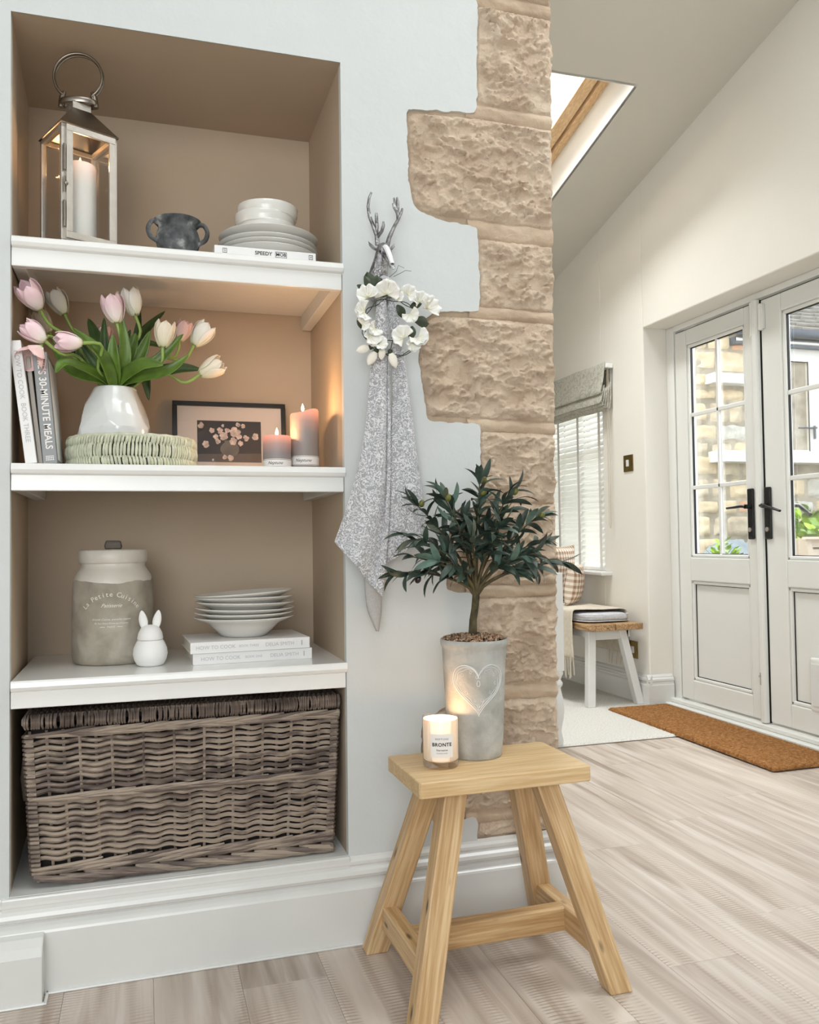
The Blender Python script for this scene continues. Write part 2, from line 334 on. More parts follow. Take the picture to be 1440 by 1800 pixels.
MAT['wleaf'] = plain('dark_wreath_leaf', (52, 64, 40), .5, .2, 20)

# ------------------------------------------------------------ mesh building
class MB:
    def __init__(s): s.v = []; s.f = []; s.sm = []
    def add(s, vs, fs, smooth=False, M=None):
        o = len(s.v)
        for v in vs:
            v = Vector(v)
            if M is not None: v = M @ v
            s.v.append(v)
        for f in fs: s.f.append([i+o for i in f]); s.sm.append(smooth)
        return s
    def box(s, x0, x1, y0, y1, z0, z1, M=None):
        vs = [(x, y, z) for z in (z0, z1) for y in (y0, y1) for x in (x0, x1)]
        return s.add(vs, [(0, 2, 3, 1), (4, 5, 7, 6), (0, 1, 5, 4), (2, 6, 7, 3), (0, 4, 6, 2), (1, 3, 7, 5)], False, M)
    def prism(s, poly, lo, hi, axis='y', M=None, smooth=False):
        # poly: 2D points in the plane of the other two axes in order; extruded along axis
        n = len(poly)
        def P(a, b_, c):
            return {'x': (c, a, b_), 'y': (a, c, b_), 'z': (a, b_, c)}[axis]
        vs = [P(a, b_, lo) for a, b_ in poly]+[P(a, b_, hi) for a, b_ in poly]
        fs = [tuple(range(n)), tuple(reversed(range(n, 2*n)))]+[(i, i+n, (i+1) % n+n, (i+1) % n) for i in range(n)]
        return s.add(vs, fs, smooth, M)
    def tube(s, pts, r, n=8, cap=True, M=None, smooth=True, flat=1.0):
        pts = [Vector(p) for p in pts]; k = len(pts)
        if not hasattr(r, '__len__'): r = [r]*k
        vs = []; up = None
        for i, p in enumerate(pts):
            t = (pts[min(i+1, k-1)]-pts[max(i-1, 0)])
            if t.length < 1e-9: t = Vector((0, 0, 1))
            t.normalize()
            if up is None: up = Vector((0, 0, 1)) if abs(t.z) < .9 else Vector((1, 0, 0))
            a = t.cross(up)
            if a.length < 1e-6: a = t.cross(Vector((0, 1, 0)))
            a.normalize(); b_ = a.cross(t).normalized(); up = b_
            for j in range(n):
                q = 2*PI*j/n; vs.append(p+a*(math.cos(q)*r[i])+b_*(math.sin(q)*r[i]*flat))
        fs = []
        for i in range(k-1):
            for j in range(n): fs.append((i*n+j, i*n+(j+1) % n, (i+1)*n+(j+1) % n, (i+1)*n+j))
        if cap: fs += [tuple(reversed(range(n))), tuple(range((k-1)*n, k*n))]
        return s.add(vs, fs, smooth, M)
    def lathe(s, prof, n=32, c=(0, 0, 0), M=None, smooth=True, warp=None, sx=1, sy=1):
        vs = []; fs = []; k = len(prof)
        for (r, z) in prof:
            for j in range(n):
                a = 2*PI*j/n; rr = r*(warp(a, z) if warp else 1)
                vs.append((c[0]+rr*math.cos(a)*sx, c[1]+rr*math.sin(a)*sy, c[2]+z))
        for i in range(k-1):
            for j in range(n): fs.append((i*n+j, i*n+(j+1) % n, (i+1)*n+(j+1) % n, (i+1)*n+j))
        if prof[0][0] > 1e-5: fs.append(tuple(reversed(range(n))))
        if prof[-1][0] > 1e-5: fs.append(tuple(range((k-1)*n, k*n)))
        return s.add(vs, fs, smooth, M)
    def ell(s, c, r, n=12, m=8, M=None, smooth=True):
        vs = []; fs = []
        for i in range(m+1):
            t = PI*i/m
            for j in range(n):
                a = 2*PI*j/n; vs.append((c[0]+r[0]*math.sin(t)*math.cos(a), c[1]+r[1]*math.sin(t)*math.sin(a), c[2]-r[2]*math.cos(t)))
        for i in range(m):
            for j in range(n): fs.append((i*n+j, i*n+(j+1) % n, (i+1)*n+(j+1) % n, (i+1)*n+j))
        return s.add(vs, fs, smooth, M)
    def grid(s, fn, nu, nv, smooth=True, M=None):
        vs = [fn(i/nu, j/nv) for j in range(nv+1) for i in range(nu+1)]
        fs = [(j*(nu+1)+i, j*(nu+1)+i+1, (j+1)*(nu+1)+i+1, (j+1)*(nu+1)+i) for j in range(nv) for i in range(nu)]
        return s.add(vs, fs, smooth, M)
    def obj(s, name, mat, parent=None, loc=(0, 0, 0), rot=(0, 0, 0), bevel=0, seg=2, subsurf=0, solid=0, sharp=None, weld=False):
        me = bpy.data.meshes.new(name); me.from_pydata([tuple(v) for v in s.v], [], s.f)
        me.polygons.foreach_set('use_smooth', s.sm)
        bm = bmesh.new(); bm.from_mesh(me)
        if weld or any(s.sm): bmesh.ops.remove_doubles(bm, verts=bm.verts, dist=1e-6)
        bmesh.ops.dissolve_degenerate(bm, dist=1e-7, edges=bm.edges)
        bmesh.ops.recalc_face_normals(bm, faces=bm.faces); bm.to_mesh(me); bm.free()
        if any(s.sm): me.set_sharp_from_angle(angle=math.radians(sharp or 50))
        if mat is not None: me.materials.append(MAT[mat] if isinstance(mat, str) else mat)
        o = bpy.data.objects.new(name, me); COL.objects.link(o)
        o.location = loc; o.rotation_euler = rot
        if parent: o.parent = parent
        if solid:
            md = o.modifiers.new('thickness', 'SOLIDIFY'); md.thickness = solid; md.offset = 0
        if bevel:
            md = o.modifiers.new('bevel', 'BEVEL'); md.width = bevel; md.segments = seg; md.limit_method = 'ANGLE'; md.angle_limit = math.radians(38)
        if subsurf:
            md = o.modifiers.new('subdivision', 'SUBSURF'); md.levels = subsurf; md.render_levels = subsurf
        return o
def tag(o, label=None, cat=None, group=None, kind=None):
    if label: o['label'] = label
    if cat: o['category'] = cat
    if group: o['group'] = group
    if kind: o['kind'] = kind
    return o
def thing(name, label, cat, loc=(0, 0, 0), rz=0, group=None):
    o = bpy.data.objects.new(name, None); COL.objects.link(o); o.empty_display_size = .05
    o.location = loc; o.rotation_euler = (0, 0, rz); return tag(o, label, cat, group)
def struct(o, label=None): o['kind'] = 'structure'; o['label'] = label or o.name.replace('_', ' '); return o
def dup(o, name=None, parent=None, loc=None, rot=None, deep=True):
    c = o.copy(); COL.objects.link(c)
    if parent is not None: c.parent = parent
    if loc is not None: c.location = loc
    if rot is not None: c.rotation_euler = rot
    if deep:
        for ch in list(o.children): dup(ch, parent=c)
    return c
def align(v, roll=0):   # rotation whose local z points along v
    return Vector(v).to_track_quat('Z', 'Y').to_matrix().to_4x4() @ Matrix.Rotation(roll, 4, 'Z')
def text_verts(body, size, offset=0, shear=0, spacing=1, bold=0):
    cu = bpy.data.curves.new('t', 'FONT'); cu.body = body; cu.size = size; cu.align_x = 'CENTER'; cu.align_y = 'CENTER'; cu.resolution_u = 3
    cu.shear = shear; cu.space_character = spacing; cu.offset = bold
    o = bpy.data.objects.new('t', cu); COL.objects.link(o)
    dg = bpy.context.evaluated_depsgraph_get(); dg.update()
    me = bpy.data.meshes.new_from_object(o.evaluated_get(dg))
    vs = [tuple(v.co) for v in me.vertices]; fs = [tuple(p.vertices) for p in me.polygons]
    bpy.data.objects.remove(o); bpy.data.curves.remove(cu); bpy.data.meshes.remove(me)
    return vs, fs
def lettering(body, size, fn, mat, parent, name='lettering', **kw):
    """flat print: fn maps (x,y) of the text plane to a 3D point on the object's surface"""
    vs, fs = text_verts(body, size, **kw)
    mb = MB(); mb.add([fn(v[0], v[1]) for v in vs], fs)
    return mb.obj(name, mat, parent)
def crom(P_, t):
    n = len(P_)-1; f = min(n-1e-6, t*n); i = int(f); a = f-i
    p = [Vector(P_[max(0, min(n, i+k))]) for k in (-1, 0, 1, 2)]
    return .5*((2*p[1])+(p[2]-p[0])*a+(2*p[0]-5*p[1]+4*p[2]-p[3])*a*a+(3*p[1]-p[0]-3*p[2]+p[3])*a**3)
def sstep(a, b_, x):
    t = max(0, min(1, (x-a)/(b_-a))); return t*t*(3-2*t)
def fbm(p, o=4):
    return noise.fractal(Vector(p), 1.0, 2.0, o, noise_basis='PERLIN_ORIGINAL')
exec_parts = []

# ============================================================ STRUCTURE
def edge_x(z): return 1.0285+.0085*z
path = [(.80, .15), (.80, .262), (.685, .25), (.652, .33), (.655, .49), (.675, .515), (.735, .55), (.803, .562), (.807, .82), (.725, .828), (.73, .94), (.745, 1.03),
        (.822, 1.045), (.825, 1.253), (.682, 1.256), (.672, 1.33), (.660, 1.40), (.668, 1.50), (.70, 1.535), (.83, 1.543), (.826, 1.762), (.72, 1.772), (.655, 1.795), (.639, 1.86),
        (.638, 2.048), (.828, 2.062), (.835, 2.36), (.80, 2.385), (.80, 2.72), (1.07, 2.74)]
def resample(pts, step=.006, rounds=2):
    for _ in range(rounds):
        q = [pts[0]]
        for a, b_ in zip(pts, pts[1:]):
            L = math.hypot(b_[0]-a[0], b_[1]-a[1]); t = min(.3, .009/max(L, 1e-6))
            q.append((a[0]+(b_[0]-a[0])*t, a[1]+(b_[1]-a[1])*t)); q.append((b_[0]-(b_[0]-a[0])*t, b_[1]-(b_[1]-a[1])*t))
        q.append(pts[-1]); pts = q
    out = []
    for a, b_ in zip(pts, pts[1:]):
        L = math.hypot(b_[0]-a[0], b_[1]-a[1]); n = max(1, int(L/step))
        for i in range(n): out.append((a[0]+(b_[0]-a[0])*i/n, a[1]+(b_[1]-a[1])*i/n))
    out.append(pts[-1])
    return [(x+.0035*fbm((x*40, z*40, 3))+.002*fbm((x*150, z*150, 8)), z+.0035*fbm((x*40, z*40, 11))) for x, z in out]
jag = resample(path)
coarse = jag[::4]+[jag[-1]]
def path_dist(x, z):
    best = 9
    for (ax, az), (bx, bz) in zip(coarse, coarse[1:]):
        if abs(az-z) > .06 and abs(bz-z) > .06 and (az-z)*(bz-z) > 0: continue
        dx, dz = bx-ax, bz-az; L = dx*dx+dz*dz
        t = max(0, min(1, ((x-ax)*dx+(z-az)*dz)/L)) if L else 0
        d = math.hypot(x-ax-dx*t, z-az-dz*t)
        if d < best: best = d
    return best
def inside_opening(x, z):
    c = False
    poly = coarse+[(1.3, 2.74), (1.3, .15)]
    j = len(poly)-1
    for i in range(len(poly)):
        if (poly[i][1] > z) != (poly[j][1] > z) and x < (poly[j][0]-poly[i][0])*(z-poly[i][1])/(poly[j][1]-poly[i][1])+poly[i][0]: c = not c
        j = i
    return c
# white plastered wall with the cupboard recess, cut back round the exposed quoins
mb = MB()
mb.prism([(x, z) for x, z in jag]+[(1.07, 3.75), (.467, 3.75), (.467, .15)], 2.03, 2.052, 'y')
mb.box(-2.2, -.278, 2.03, 2.052, .0, 3.75); mb.box(-.278, .467, 2.03, 2.052, 2.14, 3.75)
mb.box(-.278, 1.02, 2.032, 2.052, 0, .17)
mb.box(-2.2, -.296, 2.052, 2.52, 0, 3.75); mb.box(.471, .80, 2.052, 2.52, 0, 3.75); mb.box(-.296, .471, 2.052, 2.52, 2.142, 3.75)
mb.box(-.296, .471, 2.47, 2.52, 0, 2.142); mb.box(-.296, .471, 2.052, 2.47, 0, .17)
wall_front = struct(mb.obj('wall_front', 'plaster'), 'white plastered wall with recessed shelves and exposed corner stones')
mb = MB()
for z0, z1 in ((.0, 1.42), (1.42, 2.3), (2.3, 3.75)):
    o = .007 if z0 < 1 else -.004
    mb.prism([(.80, z0), (edge_x(z0)+o, z0), (edge_x(z1)+o, z1), (.80, z1)], 2.062, 2.5, 'y')
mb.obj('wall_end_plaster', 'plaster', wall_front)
mb = MB(); mb.prism([(.60, .17), (edge_x(.17)-.004, .17), (edge_x(2.74)-.004, 2.74), (.60, 2.74)], 2.041, 2.10, 'y')
def joint(z0, z1, xl, slope=-.01):
    def fn(u, v):
        x = xl+(edge_x(z0)-.001-xl)*u; z = z0+(z1-z0)*v-(x-.83)*.02+.004*fbm((x*9, z0*30+v*2, 1))
        return (x, 2.0415-.0095*math.sin(PI*v)**.6-.0045*fbm((x*20, z*50, 2), 4), z)
    mb.grid(fn, 60, 8)
for z0, z1, xl in ((2.352, 2.392, .82), (2.052, 2.092, .80), (1.735, 1.785, .80), (1.528, 1.56, .80), (1.235, 1.268, .79), (.808, .842, .78), (.545, .588, .78), (.238, .272, .77)): joint(z0, z1, xl)
mb.obj('mortar', 'mortar', wall_front)
def stone(x0, z0, z1, seed):
    xr = edge_x((z0+z1)/2)+.004
    nu = int((xr-x0)/.0032); nv = max(8, int((z1-z0)/.0032)); mb = MB(); sd = seed*7.3
    zs = [0]*0
    def fn(u, v):
        jl = .006*fbm((v*4+sd, 2, 1)); ez = .005*fbm((u*5, sd, 4))
        zz = z0+(z1-z0)*v+ez*(1-2*abs(v-.5))*0
        zz += (.006*fbm((u*6+sd, 9, 1)) if v > .5 else .006*fbm((u*6+sd, 19, 1)))*abs(2*v-1)
        xR = edge_x(zz)+.003+.006*fbm((zz*22, sd, 6))+.003*fbm((zz*70, sd, 2))
        x = x0+(xR-x0)*u; zz -= (x-.83)*.015
        p = Vector((x, 0, zz))
        de = min((zz-(z0-(x-.83)*.015)), (z1-(x-.83)*.015)-zz, xR-x)
        rise = sstep(-.004, .016, de)
        ins = inside_opening(x, zz); pd = path_dist(x, zz)
        rise2 = sstep(.0, .018, pd) if ins else 0
        q = p*1.0
        big = abs(fbm((x*9+sd, zz*13, sd), 3)); mid = fbm((x*24+4*big, zz*36, sd+3), 4); fine = fbm((x*80, zz*110, sd), 3)
        ridge = abs(fbm((x*17+zz*9, zz*26-x*6, sd+9), 3))
        vd, vp = noise.voronoi(Vector((x*26+1.5*mid, sd, zz*38+1.5*big)), distance_metric='DISTANCE', exponent=2.5)
        cp = vp[0]; tl = noise.cell_vector(Vector((cp.x*3.1, cp.y*2.3, cp.z*3.7)))
        facet = (tl.x-.5)*(x*26-cp.x)*.35+(tl.y-.5)*(zz*38-cp.z)*.35+(tl.z-.5)*.8
        h = .012+.016*big-.020*ridge+.008*mid+.0050*fine+.0085*facet+.0012*fbm((x*150, zz*190, sd), 2)
        y = 2.044-(.002+h)*rise*rise2
        if de < .004 and xR-x < .004: y += .004
        if rise*rise2 > .3: y = min(y, 2.036)
        return (x, min(y, 2.05), zz)
    mb.grid(fn, nu, nv)
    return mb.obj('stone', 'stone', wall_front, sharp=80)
for i, (x0, z0, z1) in enumerate(((.785, 2.392, 2.74), (.815, 2.092, 2.355), (.625, 1.783, 2.054), (.81, 1.558, 1.738), (.648, 1.266, 1.53), (.808, 1.05, 1.237), (.712, .84, 1.052), (.79, .586, .81), (.635, .270, .548), (.785, .203, .244))):
    stone(x0, z0, z1, i+1)
# niche lining
mb = MB()
mb.add([(-.278, 2.031, .17), (-.294, 2.468, .17), (-.294, 2.468, 2.14), (-.278, 2.031, 2.14)], [(0, 1, 2, 3)])
mb.add([(.467, 2.031, .17), (.470, 2.468, .17), (.470, 2.468, 2.14), (.467, 2.031, 2.14)], [(3, 2, 1, 0)])
mb.add([(-.294, 2.468, .17), (.470, 2.468, .17), (.470, 2.468, 2.14), (-.294, 2.468, 2.14)], [(0, 1, 2, 3)])
mb.add([(-.278, 2.0305, 2.1385), (.467, 2.0305, 2.1385), (.470, 2.468, 2.1385), (-.294, 2.468, 2.1385)], [(0, 1, 2, 3)])
o = mb.obj('wall_recess', 'taupe', weld=True); struct(o, 'taupe painted inside of the shelving recess')
mb = MB(); mb.box(-.294, .470, 2.02, 2.468, .16, .203); struct(mb.obj('trim_recess_floor', 'gloss', bevel=.004), 'white gloss floor board of the recess')
# skirting on the front wall (moulded)
prof = [(0, .0), (-.026, .0), (-.026, .128), (-.024, .133), (-.016, .139), (-.012, .146), (-.014, .150), (-.021, .155), (-.0235, .162), (-.021, .170), (-.014, .175), (-.012, .179), (-.0145, .184), (-.014, .190), (-.006, .195), (-.003, .2035), (0, .2035)]
mb = MB(); mb.prism([(2.034+a, z) for a, z in prof], -2.2, edge_x(.1)-.012, 'x'); mb.prism([(a*-1+edge_x(.1)-.02, z) for a, z in prof], 2.034-.0245, 2.5, 'y')
struct(mb.obj('baseboard_front', 'gloss', sharp=30), 'tall white moulded skirting under the shelves and stones')
mb = MB(); mb.prism([(1.962, 0), (1.962, .099), (1.972, .116), (1.99, .128), (2.02, .133), (2.02, 0)], -2.2, -.2055, 'x')
struct(mb.obj('baseboard_left', 'gloss', bevel=.003), 'thicker lower skirting block at the left edge')
mb = MB(); mb.box(-.204, .99, 2.000, 2.012, 0, .005); mb.box(-2.2, -.198, 1.957, 1.966, 0, .005); mb.box(-.203, -.196, 1.957, 2.010, 0, .005)
struct(mb.obj('trim_sealant', 'gloss', bevel=.002), 'thin white sealant bead along the skirting foot')

# floor: slab, planks, carpet
mb = MB(); mb.box(-2.2, 3.08, -2.4, 6.7, -.12, -.011); floor = struct(mb.obj('floor', 'taupe'), 'pale limed wood plank floor')
PW = .183
rs = random.Random(3)
for k in range(-9, 10):
    x0 = 1.115+k*PW; x1 = x0+PW
    e = (2.53+.53*(3-k)) % 1.22
    ys = []
    y = e-1.22*2
    while y < 3.6: ys.append(y); y += 1.22
    for y0 in ys:
        y1 = y0+1.22
        if y1 < -.3: continue
        a, b_ = max(y0, -.6), min(y1, 3.555)
        if x0 < 1.0: b_ = min(b_, 2.03)
        X1 = min(x1, 2.95); bb = b_
        if b_-a < .03: continue
        m = MB(); m.box(.0002, X1-x0-.0002, .0002, bb-a-.0002, -.011, 0)
        p = m.obj('plank', 'floor', floor, loc=(x0, a, 0), bevel=.0006, seg=1)
m = MB(); m.box(-2.2, 2.95, -2.4, -.6, -.011, 0); o = m.obj('far_planking', 'floor', floor)
def cf(u, v):
    x = 1.0+1.75*u; y = 3.555+3.0*v
    e = sstep(0, .012, y-3.555)
    return (x, y, -.004+.012*e+.0012*fbm((x*60, y*60, 0)))
m = MB(); m.grid(cf, 150, 200); m.box(1.0, 2.75, 3.553, 3.559, -.01, .004)
struct(m.obj('floor_carpet', 'carpet'), 'pale grey carpet beyond the planks'); 
m = MB(); m.box(1.0, 2.87, 3.548, 3.556, 0, .003); struct(m.obj('trim_threshold', 'steel_dark'), 'thin dark strip where planks meet carpet')

# right wall with the door recess and the window
XW = 2.73; XO = 3.08
mb = MB()
mb.box(XW, XO, -2.4, 2.63, 0, 4.7); mb.box(XW, XO, 2.63, 4.24, 2.15, 4.7); mb.box(XW, XO, 4.24, 4.71, 0, 4.7)
mb.box(XW, XO, 4.71, 5.75, 0, .735); mb.box(XW, XO, 4.71, 5.75, 2.0, 4.7); mb.box(XW, XO, 5.75, 6.7, 0, 4.7)
struct(mb.obj('wall_right', 'cream', bevel=.006), 'cream wall with garden doors and a window')
mb = MB(); mb.box(1.0, XO, 6.6, 6.7, 0, 4.7); struct(mb.obj('wall_far', 'cream'), 'cream end wall beyond the window seat')
mb = MB(); mb.box(.9, 1.0, 2.5, 6.7, 0, 4.7); struct(mb.obj('wall_inner', 'cream'), 'cream wall behind the stone corner')
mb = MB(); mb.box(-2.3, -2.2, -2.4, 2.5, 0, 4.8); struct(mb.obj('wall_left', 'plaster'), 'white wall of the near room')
mb = MB(); mb.box(-2.3, -2.2, -2.4, -2.3, 0, 4.8); mb.box(-2.2, 3.0, -2.5, -2.4, 0, .5); mb.box(-2.2, 3.0, -2.5, -2.4, 2.9, 4.8); mb.box(.6, 3.0, -2.5, -2.4, .5, 2.9)
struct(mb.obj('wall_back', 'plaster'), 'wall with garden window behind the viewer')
# sloped ceiling with rooflight opening
def cz(y): return 3.97-.2315*y
mb = MB()
def slab(x0, x1, y0, y1, t=.18, off=0):
    vs = [(x, y, cz(y)+off+zz) for zz in (0, t) for y in (y0, y1) for x in (x0, x1)]
    mb.add(vs, [(0, 2, 3, 1), (4, 5, 7, 6), (0, 1, 5, 4), (2, 6, 7, 3), (0, 4, 6, 2), (1, 3, 7, 5)])
RX0, RX1, RY0, RY1 = 1.5, 2.284, 3.565, 4.70
slab(-2.3, RX0, -2.5, 6.7); slab(RX1, XO, -2.5, 6.7); slab(RX0, RX1, -2.5, RY0); slab(RX0, RX1, RY1, 6.7)
struct(mb.obj('ceiling', 'ceil'), 'sloping cream ceiling with a rooflight')
mb = MB()
# reveal lining boards
for a in ((RX1-.004, RX1+.012, RY0+.004, RY1-.004), (RX0-.012, RX0+.004, RY0+.004, RY1-.004)): slab(*a, t=.24, off=.0)
slab(RX0+.004, RX1-.004, RY0-.012, RY0+.004, t=.24); slab(RX0+.004, RX1-.004, RY1-.004, RY1+.012, t=.24)
struct(mb.obj('trim_rooflight', 'gloss'), 'white lining of the rooflight opening')
rw = thing('window_rooflight', 'rooflight with varnished pine frame in the sloping ceiling', 'window'); rw['kind'] = 'structure'; del rw['category']
def ring(name, x0, x1, y0, y1, w, off, t, mat):
    global mb
    mb = MB(); slab(x1-w, x1, y0, y1, t, off); slab(x0, x0+w, y0, y1, t, off); slab(x0+w, x1-w, y0, y0+w, t, off); slab(x0+w, x1-w, y1-w, y1, t, off)
    return mb.obj(name, mat, rw, bevel=.003)
ring('frame', RX0, RX1, RY0, RY1, .048, .19, .07, 'velux')
ring('gasket', RX0+.05, RX1-.05, RY0+.05, RY1-.05, .012, .225, .03, 'gasket')
ring('sash', RX0+.062, RX1-.062, RY0+.062, RY1-.062, .075, .20, .05, 'velux')
mb = MB(); slab(RX0+.13, RX1-.13, RY0+.13, RY1-.13, .006, .235); mb.obj('pane', 'glass', rw)
# skirting on the right wall
pr2 = [(0, 0), (-.024, 0), (-.024, .118), (-.018, .126), (-.016, .134), (-.023, .142), (-.022, .152), (-.012, .158), (-.010, .166), (-.004, .172), (0, .176)]
mb = MB(); mb.prism([(XW+a, z) for a, z in pr2][::1], 4.2165, 6.6, 'y'); mb.prism([(4.24+a, z) for a, z in pr2], XW-.0235, 2.872, 'x')
mb.prism([(XW+a, z) for a, z in pr2], -2.4, 2.65, 'y')
struct(mb.obj('baseboard_right', 'gloss'), 'white moulded skirting under the window seat')

# ------------------------------------------------------------ garden doors
XD = 2.887
frame = MB(); frame.box(XD-.005, XD+.07, 4.17, 4.24, .0, 2.15); frame.box(XD-.005, XD+.07, 2.63, 2.70, 0, 2.15); frame.box(XD-.005, XD+.07, 2.70, 4.17, 2.118, 2.15)
door = thing('door_frame', 'white plastic frame of the garden double doors', 'door frame', (0, 0, 0)); door['kind'] = 'structure'; del door['category']
frame.obj('outer_frame', 'upvc', door, bevel=.004)
m = MB(); m.box(XD-.075, XD+.08, 2.64, 4.235, 0, .022); m.box(XD-.04, XD+.07, 2.64, 4.235, .022, .045); m.obj('threshold', 'upvc', door, bevel=.005)
m = MB(); m.box(XD+.018, XD+.06, 2.70, 4.17, .045, 2.118); 
def leaf_door(n, ya, yb, label):
    """ya > yb: leaf spans yb..ya"""
    d = thing('door_%d' % n, label, 'door', (XD, (ya+yb)/2, 0)); d['kind'] = 'structure'; del d['category']
    L = ya-yb; c = (ya+yb)/2
    def B(m, a, b_, z0, z1, x0=0, x1=.055): m.box(x0, x1, b_-c, a-c, z0, z1)
    z0, z1 = .055, 2.106; st = .132 if n == 2 else .112; st2 = .118
    gl, gr = ya-.108, yb+st2
    if n == 2: gl, gr = ya-.14, yb+.14
    m = MB(); B(m, ya-.005, gl, z0, z1); m.obj('stile', 'upvc', d, bevel=.006)
    m = MB(); B(m, gr, yb+.005, z0, z1); m.obj('stile', 'upvc', d, bevel=.006)
    m = MB(); B(m, gl, gr, 2.02, z1); m.obj('top_rail', 'upvc', d, bevel=.006)
    m = MB(); B(m, gl, gr, .71, .84); m.obj('middle_rail', 'upvc', d, bevel=.006)
    m = MB(); B(m, gl, gr, z0, .165); m.obj('bottom_rail', 'upvc', d, bevel=.006)
    m = MB(); B(m, gl, gr, .165, .71, .022, .04); p = m.obj('lower_panel', 'upvc', d)
    # sloped beads round panel and glass, dark gasket lines
    def bead(zl, zh, name='glazing_bead'):
        m = MB()
        for (a, b_, za, zb, ax) in ((gl, gl-.018, zl, zh, 'v'), (gr+.018, gr, zl, zh, 'v'), (gl, gr, zl, zl+.018, 'h'), (gl, gr, zh-.018, zh, 'h')):
            B(m, a, b_, za, zb, .006, .03)
        m.obj(name, 'upvc', d, bevel=.006)
        m = MB(); w = .0035; a1, b1, c1, d1 = gl-.018, gr+.018, zl+.018, zh-.018
        for (a, b_, za, zb) in ((a1, a1-w, c1, d1), (b1+w, b1, c1, d1), (a1, b1, c1, c1+w), (a1, b1, d1-w, d1)): B(m, a, b_, za, zb, .018, .03)
        m.obj('seal', 'gasket', d)
    bead(.165, .71, 'panel_bead'); bead(.84, 2.02)
    m = MB(); w = .005
    for (a, b_, za, zb) in ((ya-.001, ya-.006, z0, z1), (ya, yb, z1, z1+.006)): B(m, a, b_, za, zb, .012, .03)
    m.obj('gasket', 'gasket', d)
    m = MB(); B(m, gl, gr, .84, 2.02, .030, .034); m.obj('pane', 'glass', d)
    gm = (gl+gr)/2
    for z in (1.628, 1.224):
        m = MB(); m.prism([(gl-c, z-.011), (gr-c, z-.011), (gr-c, z+.011), (gl-c, z+.011)], .016, .030, 'x'); m.prism([(gl-c, z-.008), (gr-c, z-.008), (gr-c, z+.008), (gl-c, z+.008)], .034, .040, 'x'); m.obj('glazing_bar', 'upvc', d, bevel=.006)
    m = MB(); m.box(.016, .030, gm-c-.008, gm-c+.008, .855, 2.005); m.box(.034, .040, gm-c-.006, gm-c+.006, .855, 2.005); m.obj('glazing_bar', 'upvc', d, bevel=.006)
    return d, c
d1, c1 = leaf_door(1, 4.17, 3.462, 'left glazed leaf of the white garden doors')
d2, c2 = leaf_door(2, 3.458, 2.70, 'right glazed leaf of the white garden doors with a cat flap')
m = MB(); m.prism([(-.028, -.024), (-.028, .0), (-.02, .012), (.0, .012), (.0, -.03), (-.018, -.03)], .05, 2.112, 'z'); m.obj('astragal', 'upvc', d1, loc=(0, 3.487-c1, 0), bevel=.004)
m = MB(); m.box(-.004, .01, -.006, .0, .05, 2.11); m.obj('gap_seal', 'gasket', d1, loc=(0, 3.462-c1, 0))
def handle(d, c, y, sgn, droop):
    h = MB(); h.prism([(yy, zz) for yy, zz in [(-.022, .937), (.022, .937), (.022, 1.19), (-.022, 1.19)]], -.012, 0, 'x')
    o = h.obj('handle_plate', 'blackmetal', d, loc=(0, y-c, 0), bevel=.008, seg=3)
    h = MB(); h.tube([(-.010, 0, 1.10), (-.045, 0, 1.10)], .011, 12); h.tube([(-.045, -.004*sgn, 1.10), (-.052, .02*sgn, 1.102), (-.052, .06*sgn, 1.10-droop*.3), (-.048, .128*sgn, 1.10-droop)], [.011, .0105, .0095, .008], 12, flat=.7)
    l = h.obj('handle_lever', 'blackmetal', o)
    h = MB(); h.tube([(-.012, 0, .985), (-.018, 0, .985)], .011, 14); h.obj('keyhole', 'steel', o)
handle(d1, c1, 3.55, 1, .004); handle(d2, c2, 3.428, -1, .03)
h = MB(); h.box(.055, .063, 3.406-c2, 3.45-c2, .937, 1.19); h.tube([(.06, 3.428-c2, 1.10), (.10, 3.428-c2, 1.10), (.104, 3.40-c2, 1.10), (.104, 3.34-c2, 1.095), (.098, 3.27-c2, 1.05)], .0095, 10); h.obj('outside_handle', 'blackmetal', d2)
h = MB(); h.tube([(-.012, 3.44-c2, 1.955), (-.012, 3.44-c2, 2.085)], .013, 14); h.box(-.02, .0, 3.42-c2, 3.455-c2, 1.96, 2.08); h.obj('hinge_cap', 'upvc', d2, bevel=.003)
h = MB(); h.tube([(-.012, 3.50-c1, 1.94), (-.012, 3.50-c1, 2.105)], .013, 14); h.obj('bolt_cover', 'upvc', d1)
h = MB(); h.box(-.030, -.026, -.003, .003, .23, .29); h.box(-.036, -.028, -.004, .004, .268, .276); h.obj('shoot_bolt', 'steel', d1, loc=(0, 3.486-c1, 0))
# cat flap
fl = MB()
fl.box(-.006, .022, 2.975-c2, 3.19-c2, .157, .402); cf_ = fl.obj('cat_flap', 'upvc', d2, bevel=.012, seg=3)
fl = MB(); fl.box(-.010, -.006, 2.995-c2, 3.17-c2, .185, .375); fl.obj('flap', 'gloss', cf_, bevel=.008)

